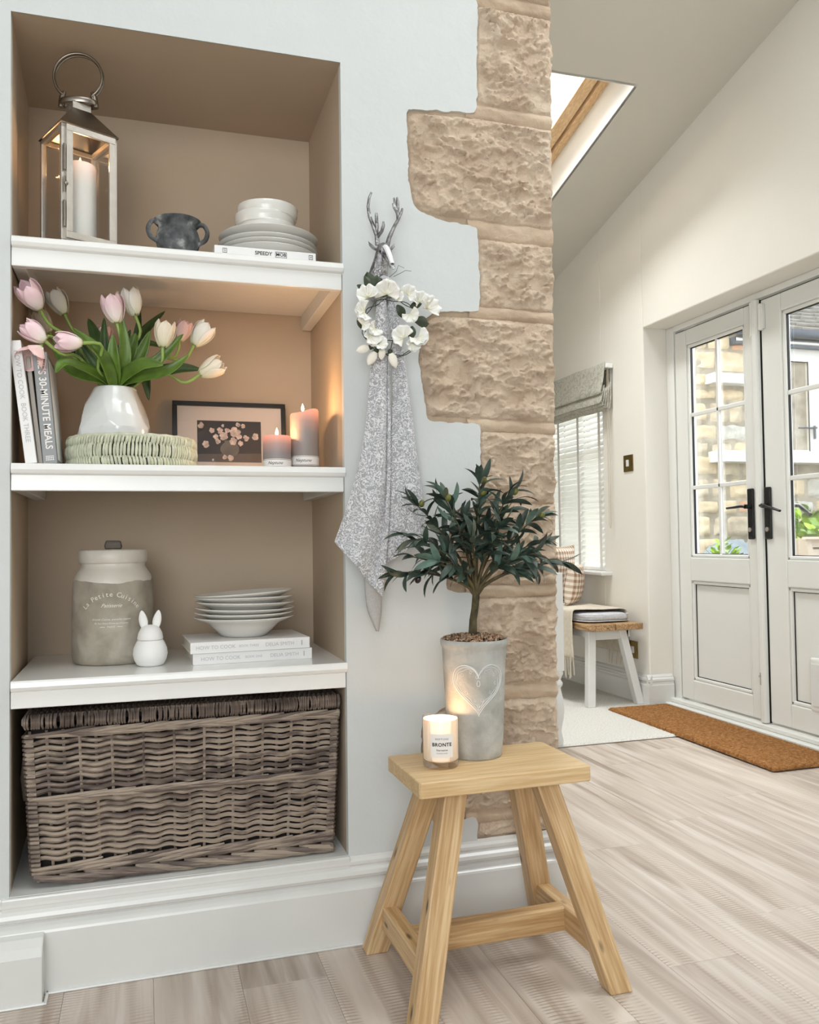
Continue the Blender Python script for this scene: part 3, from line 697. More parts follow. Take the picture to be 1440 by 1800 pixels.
# ------------------------------------------------------------ bay window, blinds
wn = thing('window_1', 'white window behind a slatted blind over the window seat', 'window', (2.95, 5.23, 0)); wn['kind'] = 'structure'; del wn['category']
for (a, b_, z0, z1) in ((-.52, .52, .745, .80), (-.52, .52, 1.95, 2.0), (-.52, -.46, .80, 1.95), (.46, .52, .80, 1.95), (-.03, .03, .80, 1.95)):
    m = MB(); m.box(-.03, .04, a, b_, z0, z1); m.obj('window_frame', 'upvc', wn, bevel=.004)
m = MB(); m.box(.0, .006, -.47, .47, .79, 1.96); m.obj('pane', 'glass', wn)
m = MB(); m.box(-.035, .045, -.46, .46, 1.50, 1.55); m.obj('transom', 'upvc', wn, bevel=.004)
m = MB(); m.box(2.655, 2.99, 4.625, 5.78, .722, .745); struct(m.obj('trim_window_sill', 'gloss', bevel=.006), 'white sill under the slatted blind')
vb = thing('venetian_blind', 'white wooden slatted blind hanging in the window above the seat', 'blind', (2.80, 5.23, .76))
sl = None
for i in range(31):
    z = .012+i*.0375
    if sl is None:
        m = MB(); M_ = Matrix.Rotation(math.radians(-52), 4, 'Y'); m.box(-.0245, .0245, -.505, .505, -.0013, .0013, M_)
        sl = m.obj('slat', 'slat', vb, loc=(0, 0, z))
    else: dup(sl, loc=(0, 0, z))
for yy in (-.40, -.12, .16, .42):
    m = MB(); m.box(-.026, -.0255, yy-.015, yy+.015, 0, 1.2); m.box(.026, .0265, yy-.015, yy+.015, 0, 1.2); m.obj('ladder_tape', 'tape', vb)
m = MB(); m.box(-.028, .028, -.51, .51, 1.17, 1.225); m.obj('headrail', 'blindwhite', vb)
m = MB(); m.box(-.02, .02, -.51, .51, -.012, .006); m.obj('bottom_rail', 'blindwhite', vb)
rb = thing('roman_blind', 'sage patterned roman blind gathered up above the slatted blind', 'blind', (XW, 5.2, 0))
Y0, Y1 = -.625, .60
m = MB(); m.box(-.05, -.004, Y0-.012, Y1+.012, 1.985, 2.012); m.obj('headrail', 'blindwhite', rb, bevel=.004)
def cloth(name, pts, z_extra=0, yw=(Y0, Y1), th=.004):
    mm = MB(); n = len(pts)
    mm.grid(lambda u, v: (pts[int(round(v*(n-1)))][0]+.003*fbm((u*6, v*2, 3)), yw[0]+(yw[1]-yw[0])*u, pts[int(round(v*(n-1)))][1]+.003*fbm((u*5, v, 9))), 30, n-1)
    return mm.obj(name, 'roman', rb, solid=th)
cloth('front_panel', [(-.052, 2.022), (-.058, 1.98), (-.066, 1.92), (-.078, 1.87), (-.086, 1.842), (-.082, 1.832), (-.066, 1.842), (-.058, 1.88)])
cloth('fold', [(-.060, 1.86), (-.070, 1.83), (-.082, 1.79), (-.082, 1.776), (-.068, 1.776), (-.060, 1.80), (-.056, 1.86)])
cloth('fold', [(-.052, 1.86), (-.060, 1.80), (-.072, 1.768), (-.068, 1.758), (-.056, 1.760), (-.048, 1.80), (-.046, 1.86)])
cloth('fold', [(-.040, 1.87), (-.046, 1.80), (-.056, 1.752), (-.050, 1.742), (-.040, 1.746), (-.034, 1.80), (-.032, 1.87)])
cloth('fold', [(-.028, 1.88), (-.032, 1.80), (-.040, 1.742), (-.032, 1.734), (-.024, 1.74), (-.018, 1.80), (-.016, 1.90)])
cloth('back_panel', [(-.010, 2.0), (-.010, 1.90), (-.014, 1.80), (-.016, 1.745)])
m = MB(); m.tube([(-.03, Y0+.006, 1.99), (-.03, Y0+.004, 1.5), (-.03, Y0+.004, 1.03), (-.03, Y0+.012, 1.012), (-.03, Y0+.022, 1.03), (-.03, Y0+.022, 1.5), (-.03, Y0+.02, 1.99)], .0022, 6); m.obj('pull_cord', 'cordm', rb)

# switch and socket
def plate(name, label, cat, y, z, w, h, rock):
    t = thing(name, label, cat, (XW, y, z))
    m = MB(); m.box(-.006, .0, -w/2, w/2, -h/2, h/2); m.obj('plate', 'brass', t, bevel=.002)
    m = MB(); m.box(-.013, -.006, -.013, .013, -.02, .02); m.obj('rocker', rock, t, bevel=.003)
    for s in (-1, 1):
        m = MB(); m.tube([(-.008, s*w*.36, 0), (-.006, s*w*.36, 0)], .003, 8); m.obj('screw', 'brass', t)
plate('light_switch', 'brass light switch on the cream wall beside the doors', 'switch', 4.415, 1.39, .10, .098, 'gloss')
plate('power_socket', 'brass socket low on the wall behind the bench leg', 'socket', 4.40, .30, .086, .10, 'gloss')

# ============================================================ SHELVES
def shelf(z_top, z_bot, label, nos=.004):
    t = thing('shelf', label, 'shelf', (.095, 2.25, z_top))
    m = MB(); m.prism([(-.226, -.004), (-.222, 0), (.216, 0), (.216, -.022), (-.214, -.026), (-.224, -.022), (-.228, -.014)], -.371, .374, 'x'); m.obj('board', 'shelfpaint', t, sharp=60, bevel=.0015)
    m = MB(); m.box(-.372, .371, -.216, -.196, z_bot-z_top, -.024); m.obj('fascia', 'shelfpaint', t, bevel=.002)
    for s in (-1, 1):
        x = -.372 if s < 0 else .346
        m = MB(); m.prism([(-.195, z_bot-z_top-.0), (-.195, -.0225), (.214, -.0225), (.214, z_bot-z_top+.008), (.20, z_bot-z_top-.002)], x, x+.028, 'x'); m.obj('batten', 'gloss', t, bevel=.002)
    return t
shelf(1.638, 1.573, 'top white gloss shelf carrying the lantern and stacked plates')
shelf(1.137, 1.077, 'middle white gloss shelf carrying the tulips and candles')
shelf(.664, .603, 'lowest white gloss shelf carrying the stoneware jar')

# ------------------------------------------------------------ lantern on the top shelf
Z1, Z2, Z3 = 1.638, 1.137, .664
lx, ly = -.146, 2.145
L = thing('lantern', 'tall square brushed steel and glass lantern on the top shelf', 'lantern', (lx, ly, Z1), math.radians(26))
# local: front corner toward camera; side .142
h = .066; H1 = .281
m = MB(); m.box(-h, h, -h, h, 0, .012); m.obj('base', 'steel', L, bevel=.002)
for sx in (-1, 1):
    for sy in (-1, 1):
        m = MB(); a, b_ = sx*(h-.006), sy*(h-.006); m.box(a-.006, a+.006, b_-.006, b_+.006, .012, H1); m.obj('post', 'steel', L, bevel=.0015)
m = MB()
for s in (-1, 1):
    m.box(-h, h, s*(h-.006)-.006, s*(h-.006)+.006, H1-.012, H1); m.box(s*(h-.006)-.006, s*(h-.006)+.006, -h+.012, h-.012, H1-.012, H1)
m.obj('top_frame', 'steel', L, bevel=.0015)
for nm, bx in (('pane', (-h+.012, h-.012, h-.004, h-.002)), ('pane', (-h+.002, -h+.004, -h+.012, h-.012)), ('pane', (h-.004, h-.002, -h+.012, h-.012))):
    m = MB(); m.box(bx[0], bx[1], bx[2], bx[3], .012, H1-.012); m.obj(nm, 'lglass', L)
# roof
m = MB(); e = h+.003; q = .020; zt = H1+.066
vs = [(-e, -e, H1), (e, -e, H1), (e, e, H1), (-e, e, H1), (-q, -q, zt), (q, -q, zt), (q, q, zt), (-q, q, zt)]
m.add(vs, [(0, 1, 5, 4), (1, 2, 6, 5), (2, 3, 7, 6), (3, 0, 4, 7)]); m.obj('roof', 'steel_dark', L, solid=.0015)
m = MB(); m.box(-.022, .022, -.022, .022, zt-.012, zt+.014)
m.add([(-.022, -.022, zt+.014), (.022, -.022, zt+.014), (.022, .022, zt+.014), (-.022, .022, zt+.014), (0, 0, zt+.036)], [(0, 1, 4), (1, 2, 4), (2, 3, 4), (3, 0, 4)]); m.obj('chimney_cap', 'steel', L, bevel=.001)
m = MB()
MH = Matrix.Rotation(math.radians(-38), 4, 'Z')
rr = .036
m.tube([(rr*math.cos(a)*1.15, rr*math.sin(a)*.62, zt+.022) for a in [2*PI*i/28 for i in range(29)]], .0045, 6, False, M=MH, flat=1.6); m.obj('collar', 'steel_dark', L)
m = MB(); R0 = .056
arc = [(R0*math.sin(a), .006, zt+.085-R0*math.cos(a)) for a in [math.radians(34)+(2*PI-math.radians(68))*i/36 for i in range(37)]]
m.tube([( .04, .004, zt+.02)]+arc+[(-.04, .004, zt+.02)], .0028, 8, M=MH); m.tube([( .04, -.006, zt+.02)]+[(p[0], -.005, p[2]) for p in arc]+[(-.04, -.006, zt+.02)], .0028, 8, M=MH)
for s in (-1, 1): m.tube([(s*.04, 0, zt+.012), (s*.037, 0, zt+.036), (s*.032, 0, zt+.05)], [.007, .008, .004], 8, M=MH)
m.obj('ring_handle', 'steel_dark', L)
# door on the local -y side
D = MB(); w = .015
D.box(-h+.010, h-.006, -h-.005, -h+.001, .016, .016+w); D.box(-h+.010, h-.006, -h-.005, -h+.001, H1-.018, H1-.003)
D.box(-h+.010, -h+.025, -h-.005, -h+.001, .016+w, H1-.018); D.box(h-.021, h-.006, -h-.005, -h+.001, .016+w, H1-.018)
dd = D.obj('door', 'steel', L, bevel=.001)
m = MB(); m.box(-h+.02, h-.016, -h-.003, -h-.001, .026, H1-.014); m.obj('door_pane', 'lglass', dd)
for z in (.07, .2):
    m = MB(); m.tube([(-h+.006, -h-.004, z-.03), (-h+.006, -h-.004, z+.03)], .0032, 8); m.obj('hinge', 'steel_dark', dd)
m = MB(); m.ell((-h+.008, -h-.008, .138), (.005, .004, .005)); m.tube([(-h+.006, -h-.004, .12), (-h+.006, -h-.004, .156)], .0018, 6); m.obj('latch', 'steel_dark', dd)

def flame(parent, x, y, z, s=1.0, power=1.2, r=.006):
    m = MB(); m.lathe([(.0, 0), (.0032*s, .004*s), (.0042*s, .008*s), (.0028*s, .014*s), (.0010*s, .019*s), (0, .022*s)], 10, (x, y, z+.004)); m.obj('flame', 'flame', parent)
    m = MB(); m.tube([(x, y, z-.003), (x+.0005, y, z+.007)], .0009, 6); m.obj('wick', 'wick', parent)
    l = bpy.data.lights.new('flame_light', 'POINT'); l.energy = power; l.color = (1, .56, .25); l.shadow_soft_size = r
    o = bpy.data.objects.new('flame_light', l); COL.objects.link(o); o.parent = parent; o.location = (x, y, z+.012*s+.006)
def pillar(name, label, loc, r, hgt, mat, dip=.004, tilt=0, power=1.2, group=None, fz=None, fpos=(0, 0)):
    t = thing(name, label, 'candle', loc, group=group)
    m = MB(); n = 40
    prof = [(0, 0), (r-.002, 0), (r, .003), (r, hgt*.5), (r, hgt-.005), (r-.002, hgt), (r*.82, hgt-dip*.6), (r*.4, hgt-dip), (0, hgt-dip)]
    m.lathe(prof, n)
    if tilt:
        for v in m.v:
            if v.z > hgt*.6: v.z += tilt*v.x/r*.5*(v.z/hgt)+.002*math.sin(v.x*90)
    m.obj('wax', mat, t)
    flame(t, fpos[0], fpos[1], hgt-dip, 1.0, power)
    return t
pillar('candle', 'white pillar candle burning inside the steel lantern', (lx+.004, ly-.002, Z1+.012), .036, .205, 'wax_lantern', power=.5)

# ------------------------------------------------------------ pot, plates, bowls, book on the top shelf
P = thing('clay_pot', 'small weathered grey clay pot with two handles beside the lantern', 'pot', (.082, 2.16, Z1))
m = MB(); m.lathe([(0, 0), (.036, 0), (.040, .004), (.040, .010), (.038, .016), (.044, .03), (.052, .055), (.0525, .070), (.049, .084), (.0455, .092), (.047, .098), (.055, .106), (.057, .112), (.054, .114), (.048, .104), (.044, .09), (.03, .03), (0, .02)], 40, warp=lambda a, z: 1+.012*math.sin(a*3+z*40)); m.obj('body', 'zinc', P)
for s in (-1, 1):
    m = MB(); m.tube([crom([(s*.044, -.012, .101), (s*.060, -.016, .103), (s*.070, -.018, .086), (s*.065, -.016, .066), (s*.048, -.012, .056)], k/16) for k in range(17)], .0072, 10, flat=.75); m.obj('handle', 'zinc', P)
def book(name, label, loc, rz, w, d, t, cover, group=None, rot=None):
    """spine faces -y, lies flat; w along x, d deep, t thick"""
    b = thing(name, label, 'book', loc, rz, group=group)
    m = MB(); m.box(-w/2, w/2, 0, .003, 0, t); m.box(-w/2, w/2, .003, d, 0, .0025); m.box(-w/2, w/2, .003, d, t-.0025, t); m.obj('cover', cover, b, bevel=.0012)
    m = MB(); m.box(-w/2+.003, w/2-.003, .0032, d-.004, .0026, t-.0026); m.obj('pages', 'pages', b)
    if rot: b.rotation_euler = rot
    return b
B1 = book('cookbook', 'white cookbook lying under the stack of dinner plates', (.285, 2.062, Z1), 0, .245, .19, .030, 'bookwhite')
# sits high enough that the spine shows over the shelf nosing
lettering('SPEEDY', .0125, lambda x, y: (x-.006, -.0006, .0185+y), 'ink', B1, bold=.0002)
lettering('MOB', .0115, lambda x, y: (x+.0365, -.0006, .0185+y), 'ink', B1, bold=.0002)
def boxline(parent, x0, x1, z0, z1, w=.0009):
    m = MB()
    for a in ((x0, x1, z0, z0+w), (x0, x1, z1-w, z1), (x0, x0+w, z0, z1), (x1-w, x1, z0, z1)): m.box(a[0], a[1], -.0006, .0003, a[2], a[3])
    m.obj('printed_box', 'ink', parent)
boxline(B1, .0225, .0505, .0115, .0255); boxline(B1, -.103, -.093, .013, .024); boxline(B1, .105, .115, .013, .024)
lettering('5', .008, lambda x, y: (x-.098, -.0006, .0185+y), 'ink', B1); lettering('4', .008, lambda x, y: (x+.110, -.0006, .0185+y), 'ink', B1)
def plate_mesh(r, hgt, th=.004):
    return [(0, .004), (r*.52, .004), (r*.55, 0), (r*.60, .0015), (r*.66, .006), (r*.8, hgt*.55), (r*.97, hgt-.002), (r, hgt), (r*.985, hgt+.002), (r*.8, hgt*.62+th*.6), (r*.62, .0085), (0, .0075)]
px_, py_ = .312, 2.21; base = Z1+.030
pl = None
for i, (r, z, dx, lab) in enumerate(((.126, 0, 0, 'bottom white dinner plate lying on the white cookbook'), (.127, .012, .001, 'second white dinner plate from the bottom on the top shelf'), (.128, .024, -.002, 'third white dinner plate from the bottom on the top shelf'), (.128, .046, .001, 'topmost white dinner plate directly under the small bowls'))):
    m = MB(); m.lathe(plate_mesh(r, .026), 64); p = tag(m.obj('dinner_plate', 'ceramic', None, loc=(px_+dx, py_, base+z)), lab, 'plate', 'dinner plates on the top shelf')
zb = base+.046+.0105
for i, (r, z, dx, lab) in enumerate(((.0745, 0, -.002, 'bottom white ridged bowl on the dinner plates'), (.0775, .023, -.006, 'middle white ridged bowl on the dinner plates'), (.0785, .0465, .001, 'uppermost white ridged bowl on the dinner plates'))):
    hb = .050
    prof_ = [(0, .002), (r*.55, .002), (r*.6, 0), (r*.66, .003), (r*.82, .012), (r*.92, .022), (r*.955, .0235), (r*.95, .0255), (r*.985, .034), (r, hb), (r*.985, hb+.0015), (r*.96, hb-.002), (r*.88, .022), (r*.7, .010), (0, .007)]
    m = MB(); m.lathe(prof_, 56); tag(m.obj('bowl', 'ceramic', None, loc=(px_+dx-.003, py_, zb+z)), lab, 'bowl', 'small bowls stacked on the top shelf')

# ------------------------------------------------------------ middle shelf: leaning books
def standing(name, label, x, z0, y, t, hgt, d, tilt, cover, page_side=True):
    b = thing(name, label, 'book', (x, y, z0)); b.rotation_euler = (0, math.radians(tilt), 0)
    m = MB(); m.box(0, t, 0, .003, 0, hgt); m.box(0, .0025, .003, d, 0, hgt); m.box(t-.0025, t, .003, d, 0, hgt); m.obj('cover', cover, b, bevel=.0012)
    m = MB(); m.box(.0027, t-.0027, .0032, d-.004, .003, hgt-.004); m.obj('pages', 'pages', b); return b
b1 = standing('cookbook', 'tall white cookbook leaning at the left end of the middle shelf', -.2505, Z2+.0005, 2.055, .024, .275, .19, -7.0, 'bookwhite')
lettering('HOW TO COOK  BOOK THREE', .0145, lambda x, y: (.012+y, -.0006, .150-x), 'ink_grey', b1)
b2 = standing('cookbook', 'thin stone-coloured book leaning between the white and grey cookbooks', -.2258, Z2+.0005, 2.075, .010, .245, .18, -6.4, 'bookbeige')
b3 = standing('cookbook', 'thick grey cookbook with large white spine lettering beside the tray', -.2145, Z2+.0005, 2.062, .030, .252, .19, -5.2, 'bookgrey')
lettering("JAMIE'S 30-MINUTE MEALS", .0215, lambda x, y: (.0155+y, -.0006, .148-x*.93), 'label', b3, bold=.0004)
m = MB(); m.box(.0303, .0306, .02, .186, .01, .24); m.obj('jacket_flap', 'bookwhite', b3)
m = MB()
for i in range(5):
    for j in range(3): m.box(.007+i*.0035, .0095+i*.0035, -.0006, 0, .008+j*.004, .0105+j*.004)
m.obj('printed_stamp', 'label', b3)

# ------------------------------------------------------------ round seagrass tray, vase
T = thing('woven_tray', 'round sage green woven seagrass tray under the white vase', 'tray', (-.026, 2.215, Z2))
m = MB(); R = .1525
m.lathe([(0, 0), (R-.007, 0), (R-.006, .068), (R-.014, .068), (R-.014, .008), (0, .008)], 64); m.obj('core', 'seagrass_dark', T)
rs = random.Random(5)
for row, (z0, z1, amp) in enumerate(((.001, .024, .004), (.020, .056, .003), (.051, .074, .004))):
    m = MB(); n = 118
    for i in range(n):
        a = 2*PI*(i+.3*rs.random()+.5*(row % 2))/n; da = (.03 if row != 1 else .012)*(1 if row else -1)+rs.uniform(-.006, .006)
        ro = R-.0015+rs.uniform(-.001, .001)+(.0015 if row == 1 else 0)
        pts = [((ro-.004*abs(2*k/4-1)**2)*math.cos(a+da*(k/4-.5)), (ro-.004*abs(2*k/4-1)**2)*math.sin(a+da*(k/4-.5)), z0+(z1-z0)*k/4) for k in range(5)]
        m.tube(pts, [.0020, .0034, .0037, .0034, .0020], 6, False)
    tag(m.obj('wrapped_strands', 'seagrass', T), kind='stuff')
m = MB(); m.tube([((R-.006)*math.cos(2*PI*i/80), (R-.006)*math.sin(2*PI*i/80), .072+.0008*math.sin(i*1.9)) for i in range(81)], .0055, 8, False); m.obj('rim', 'seagrass', T)
V = thing('vase', 'squat white glazed vase with faceted relief holding tulips', 'vase', (-.066, 2.205, Z2+.0085))
def vr(z):
    pr = [(0, .056), (.01, .074), (.03, .086), (.06, .0915), (.09, .090), (.12, .083), (.15, .071), (.175, .058), (.190, .0505)]
    for (a, ra), (b_, rb_) in zip(pr, pr[1:]):
        if a <= z <= b_:
            t = (z-a)/(b_-a); return ra+(rb_-ra)*t
    return pr[-1][1]
facn = []
rs = random.Random(11)
for i in range(30): facn.append((rs.uniform(0, 2*PI), rs.uniform(-.5, .7), rs.uniform(.90, .962)))
def vwarp(a, z):
    zz = (z-.075)/.075; best = 9
    d = Vector((math.cos(a), math.sin(a), zz*.75)).normalized()
    for (b_, e, dist) in facn:
        nrm = Vector((math.cos(b_)*math.cos(e), math.sin(b_)*math.cos(e), math.sin(e)))
        c = d.dot(nrm)
        if c > .5: best = min(best, dist/c)
    return min(1.0, best) if z < .186 else 1
N = 46
m = MB(); m.lathe([(0, 0)]+[(vr(.190*i/N), .190*i/N) for i in range(N+1)]+[(.0485, .1925), (.045, .189), (.050, .17), (.06, .12), (.06, .02), (0, .01)], 120, warp=vwarp)
m.obj('body', 'vase', V, sharp=12)

# ------------------------------------------------------------ framed print, candles
F = thing('framed_print', 'black framed dark photograph of a vase of flowers leaning on the recess wall', 'picture', (.232, 2.418, Z2+.001)); F.rotation_euler = (math.radians(-7), 0, math.radians(0))
w, hh, fw = .156, .214, .0125
m = MB()
m.box(-w, w, -.009, .009, 0, fw); m.box(-w, w, -.009, .009, hh-fw, hh); m.box(-w, -w+fw, -.009, .009, fw, hh-fw); m.box(w-fw, w, -.009, .009, fw, hh-fw); m.obj('frame', 'frameblack', F, bevel=.001)
m = MB(); m.box(-w+fw, w-fw, -.002, .004, fw, hh-fw); m.obj('mount', 'mount', F)
pf = MB(); X0, X1, Q0, Q1 = -.090, .086, .043, .161; pf.box(X0, X1, -.0026, -.002, Q0, Q1); pr_ = pf.obj('print', 'brown_print', F)
m = MB(); m.add([(X0, -.0028, Q0), (X1, -.0028, Q0), (X1, -.0028, Q0+.026), (X0, -.0028, Q0+.022)], [(0, 1, 2, 3)]); m.obj('printed_table', 'brown_table', pr_)
def blob(m, cx, cz_, rx, rz_, y, n=14, wob=.15, ph=0):
    m.add([(cx+rx*(1+wob*math.sin(3*a+ph))*math.cos(a), y, cz_+rz_*(1+wob*math.sin(3*a+ph))*math.sin(a)) for a in [2*PI*i/n for i in range(n)]], [tuple(range(n))])
m = MB(); blob(m, -.002, Q0+.037, .026, .022, -.0030, 20, 0); m.box(-.016, .012, -.00305, -.0029, Q0+.046, Q0+.062); m.obj('printed_vase', 'print_vase', pr_)
m = MB(); rs = random.Random(4)
fl_ = [(-.080, .142, .008), (-.067, .088, .009), (-.05, .128, .007), (-.04, .11, .007), (-.028, .128, .008), (-.018, .112, .011), (-.008, .128, .007), (.014, .124, .014), (.008, .098, .010), (.024, .112, .008), (.028, .092, .007), (.044, .108, .008), (.070, .112, .009), (.022, .146, .006), (.036, .142, .006), (-.016, .052, .006), (.000, .050, .008), (-.048, .044, .003), (-.02, .142, .004), (-.034, .097, .007)]
for cx, cz_, r in fl_:
    for k in range(5):
        a = k*2*PI/5+rs.random(); blob(m, cx+r*.5*math.cos(a), cz_+.005+r*.6*math.sin(a), r*.60, r*.60, -.0031-.00004*k-.0001*rs.random(), 9, .1, rs.random()*6)
tag(m.obj('printed_flowers', 'print_flower', pr_), kind='stuff')
m = MB(); m.box(-w+fw, w-fw, -.0055, -.0045, fw, hh-fw); m.obj('pane', 'glass', F)

def band(parent, r, z0, z1, text, size):
    m = MB(); m.lathe([(r+.0004, z0), (r+.0004, z1)], 48); m.obj('paper_band', 'label', parent)
    m = MB()
    for z in (z0+.0015, z1-.0022): m.lathe([(r+.0007, z), (r+.0007, z+.0007)], 48)
    m.obj('band_lines', 'ink', parent)
    lettering(text, size, lambda x, y: ((r+.0008)*math.sin((x-.006)/r-.12), -(r+.0008)*math.cos((x-.006)/r-.12), (z0+z1)/2+y), 'ink', parent, shear=.4)
c1_ = pillar('candle', 'short grey pillar candle burning beside the taller one', (.318, 2.13, Z2), .0350, .084, 'wax_grey_small', power=.8)
band(c1_, .0350, .004, .025, 'Neptune', .0105)
c2_ = pillar('candle', 'tall grey pillar candle burning at the right end of the middle shelf', (.392, 2.155, Z2), .0365, .151, 'wax_grey_tall', tilt=.012, power=1.3, fpos=(-.004, 0))
band(c2_, .0365, .012, .036, 'Neptune', .0115)

# ------------------------------------------------------------ lowest shelf
J = thing('storage_jar', 'large stoneware jar, cream glazed over rough grey, with French lettering', 'jar', (-.074, 2.285, Z3))
jr = .097
m = MB(); m.lathe([(0, 0), (jr-.008, 0), (jr-.002, .004), (jr, .014), (jr*1.003, .10), (jr*1.0, .18), (jr*.985, .200), (jr*.93, .217), (jr*.84, .230), (jr*.79, .238), (jr*.785, .246), (0, .246)], 72, warp=lambda a, z: 1+.006*math.sin(2*a+z*20)+.004*math.sin(5*a+z*35)); m.obj('body', 'jar', J)
m = MB(); m.lathe([(0, .246), (.079, .246), (.082, .249), (.083, .262), (.082, .276), (.079, .279), (0, .281)], 64); jl = m.obj('lid', 'jarlid', J)
m = MB(); m.prism([(-.020, 0), (.020, 0), (.021, .008), (.018, .021), (-.017, .022), (-.021, .010)], -.014, .014, 'y'); m.obj('knob', 'knobwood', jl, loc=(0, 0, .2805), bevel=.003)
fa = math.atan2(-2.285, .074)+PI/2    # bearing of the lettered face
def on_jar(x, y, z): 
    a = x/jr-.02; r = jr+.0012
    return (r*math.sin(a), -r*math.cos(a), z+y)
# arched title
for i, ch in enumerate('La Petite Cuisine'):
    if ch == ' ': continue
    n = 17; t = (i-(n-1)/2)/((n-1)/2); th = t*math.radians(50); Rr = .085
    cx, cz_ = Rr*math.sin(th)*.98, Rr*math.cos(th)-Rr
    ca, sa = math.cos(th), math.sin(th)
    lettering(ch, .0165, lambda x, y: on_jar(cx+x*ca+y*sa, cz_-x*sa+y*ca, .172), 'ink_white', J)
lettering('Patisserie', .0125, lambda x, y: on_jar(x, y, .145), 'ink_white', J, shear=.5)
lettering('Grande Cuisine, specialite maison', .0066, lambda x, y: on_jar(x, y, .112), 'ink_white', J, shear=.5)
lettering('45, Rue Notre-Dame-des-Victoires', .0055, lambda x, y: on_jar(x, y, .1025), 'ink_white', J, shear=.2)
lettering('PARIS', .0062, lambda x, y: on_jar(x, y, .094), 'ink_white', J, spacing=1.2)
for x0, x1 in ((-.026, -.014), (.014, .026)):
    m = MB(); m.add([on_jar(x0+(x1-x0)*k/4, zz, .094) for zz in (-.0005, .0005) for k in range(5)], [(k, k+1, k+6, k+5) for k in range(4)])
    m.obj('printed_rule', 'ink_white', J)

RB = thing('rabbit_jar', 'small white ceramic rabbit pot with upright ears beside the jar', 'ornament', (.014, 2.165, Z3))
m = MB(); m.lathe([(0, 0), (.026, 0), (.032, .004), (.038, .016), (.0405, .028), (.039, .042), (.034, .054), (.030, .061), (.0285, .062), (0, .062)], 48); m.obj('body', 'matwhite', RB)
m = MB(); m.lathe([(0, .0628), (.0295, .0628), (.0302, .066), (.028, .078), (.022, .090), (.013, .0965), (0, .0985)], 40); lid = m.obj('head_lid', 'matwhite', RB)
for s in (-1, 1):
    m = MB()
    def ef(u, v):
        a = 2*PI*u; z = .0445*v; w_ = .0105*math.sin(PI*min(1, v*.80+.16))**.8*(1 if v < .99 else .2); dz = .005*math.sin(PI*min(1, v*.8+.2))
        y = math.sin(a)*dz
        if math.sin(a) < 0 and abs(math.cos(a)) < .8: y *= .15
        return (math.cos(a)*w_+s*.0135+s*.006*v**1.2, y, .088+z)
    m.grid(ef, 20, 18); m.obj('ear', 'matwhite', lid, sharp=80)
bk1 = book('cookbook', 'lower white cookbook of the pair under the soup plates', (.257, 2.128, Z3), math.radians(3), .292, .20, .027, 'bookwhite')
bk2 = book('cookbook', 'upper white cookbook of the pair under the soup plates', (.251, 2.124, Z3+.0275), math.radians(3.2), .292, .205, .027, 'bookwhite')
for b_, dx, vol in ((bk1, .006, 'BOOK ONE'), (bk2, 0, 'BOOK THREE')):
    lettering('HOW TO COOK', .0125, lambda x, y: (x-.086+dx, -.0006, .0135+y), 'ink_grey', b_); lettering(vol, .008, lambda x, y: (x-.006+dx, -.0006, .0135+y), 'ink_grey', b_)
    lettering('DELIA SMITH', .0125, lambda x, y: (x+.070+dx, -.0006, .0135+y), 'ink_grey', b_)
    m = MB(); m.box(.124, .127, -.0006, 0, .008, .020); m.obj('publisher_mark', 'ink_grey', b_)
sp = [(0, .004), (.050, .003), (.053, 0), (.057, .001), (.066, .010), (.082, .026), (.090, .034), (.108, .042), (.1245, .049), (.126, .0505), (.1245, .052), (.106, .046), (.088, .038), (.070, .020), (.05, .009), (0, .008)]
names = ['bottom white soup plate resting on the white cookbooks', 'second white soup plate from the bottom of the stack', 'third white soup plate from the bottom of the stack', 'fourth white soup plate from the bottom of the stack', 'fifth white soup plate, just below the tilted top one', 'topmost white soup plate with embossed rim, tilted on the stack']
for i in range(6):
    m = MB(); m.lathe(sp, 64); z = Z3+.0548+.0002+[0, .0125, .0235, .0375, .050, .061][i]
    o = tag(m.obj('soup_plate', 'ceramic', None, loc=(.246+[0, .001, .0015, .002, .002, .003][i], 2.235, z)), names[i], 'plate', 'soup plates stacked on the lowest shelf')
    o.rotation_euler = (math.radians([0, .3, .3, .5, .8, 1.5][i]), math.radians([0, -.5, -.7, -1.0, -1.3, -3.0][i]), i*1.1)
    o.scale = (1, 1, .96)

# ============================================================ WICKER HAMPER
BX = thing('wicker_hamper', 'large grey willow hamper with a lid filling the bottom of the recess', 'basket', (.10, 2.07, .2035))
bw0, bw1 = .333, .352; bh = .345; bd = .355       # half width at foot and rim, height, depth
def fx(u, z): w_ = bw0+(bw1-bw0)*z/bh; return -w_+2*w_*u
m = MB()
m.add([(-bw0+.012, .014, .012), (bw0-.012, .014, .012), (bw1-.012, .014, bh), (-bw1+.012, .014, bh), (-bw0+.012, bd, .012), (bw0-.012, bd, .012), (bw1-.012, bd, bh), (-bw1+.012, bd, bh)], [(0, 1, 2, 3), (4, 7, 6, 5), (0, 3, 7, 4), (1, 5, 6, 2), (0, 4, 5, 1), (3, 2, 6, 7)])
m.obj('lining', 'willow_dark', BX)
rs = random.Random(21)
ns = 20
for i in range(ns+1):
    u = .012+.976*i/ns
    m = MB(); m.tube([(fx(u, z), .0075+.001*math.sin(i*3+z*30), z) for z in [.008+(bh-.012)*k/8 for k in range(9)]], .0036, 6); m.obj('stake', 'willow', BX)
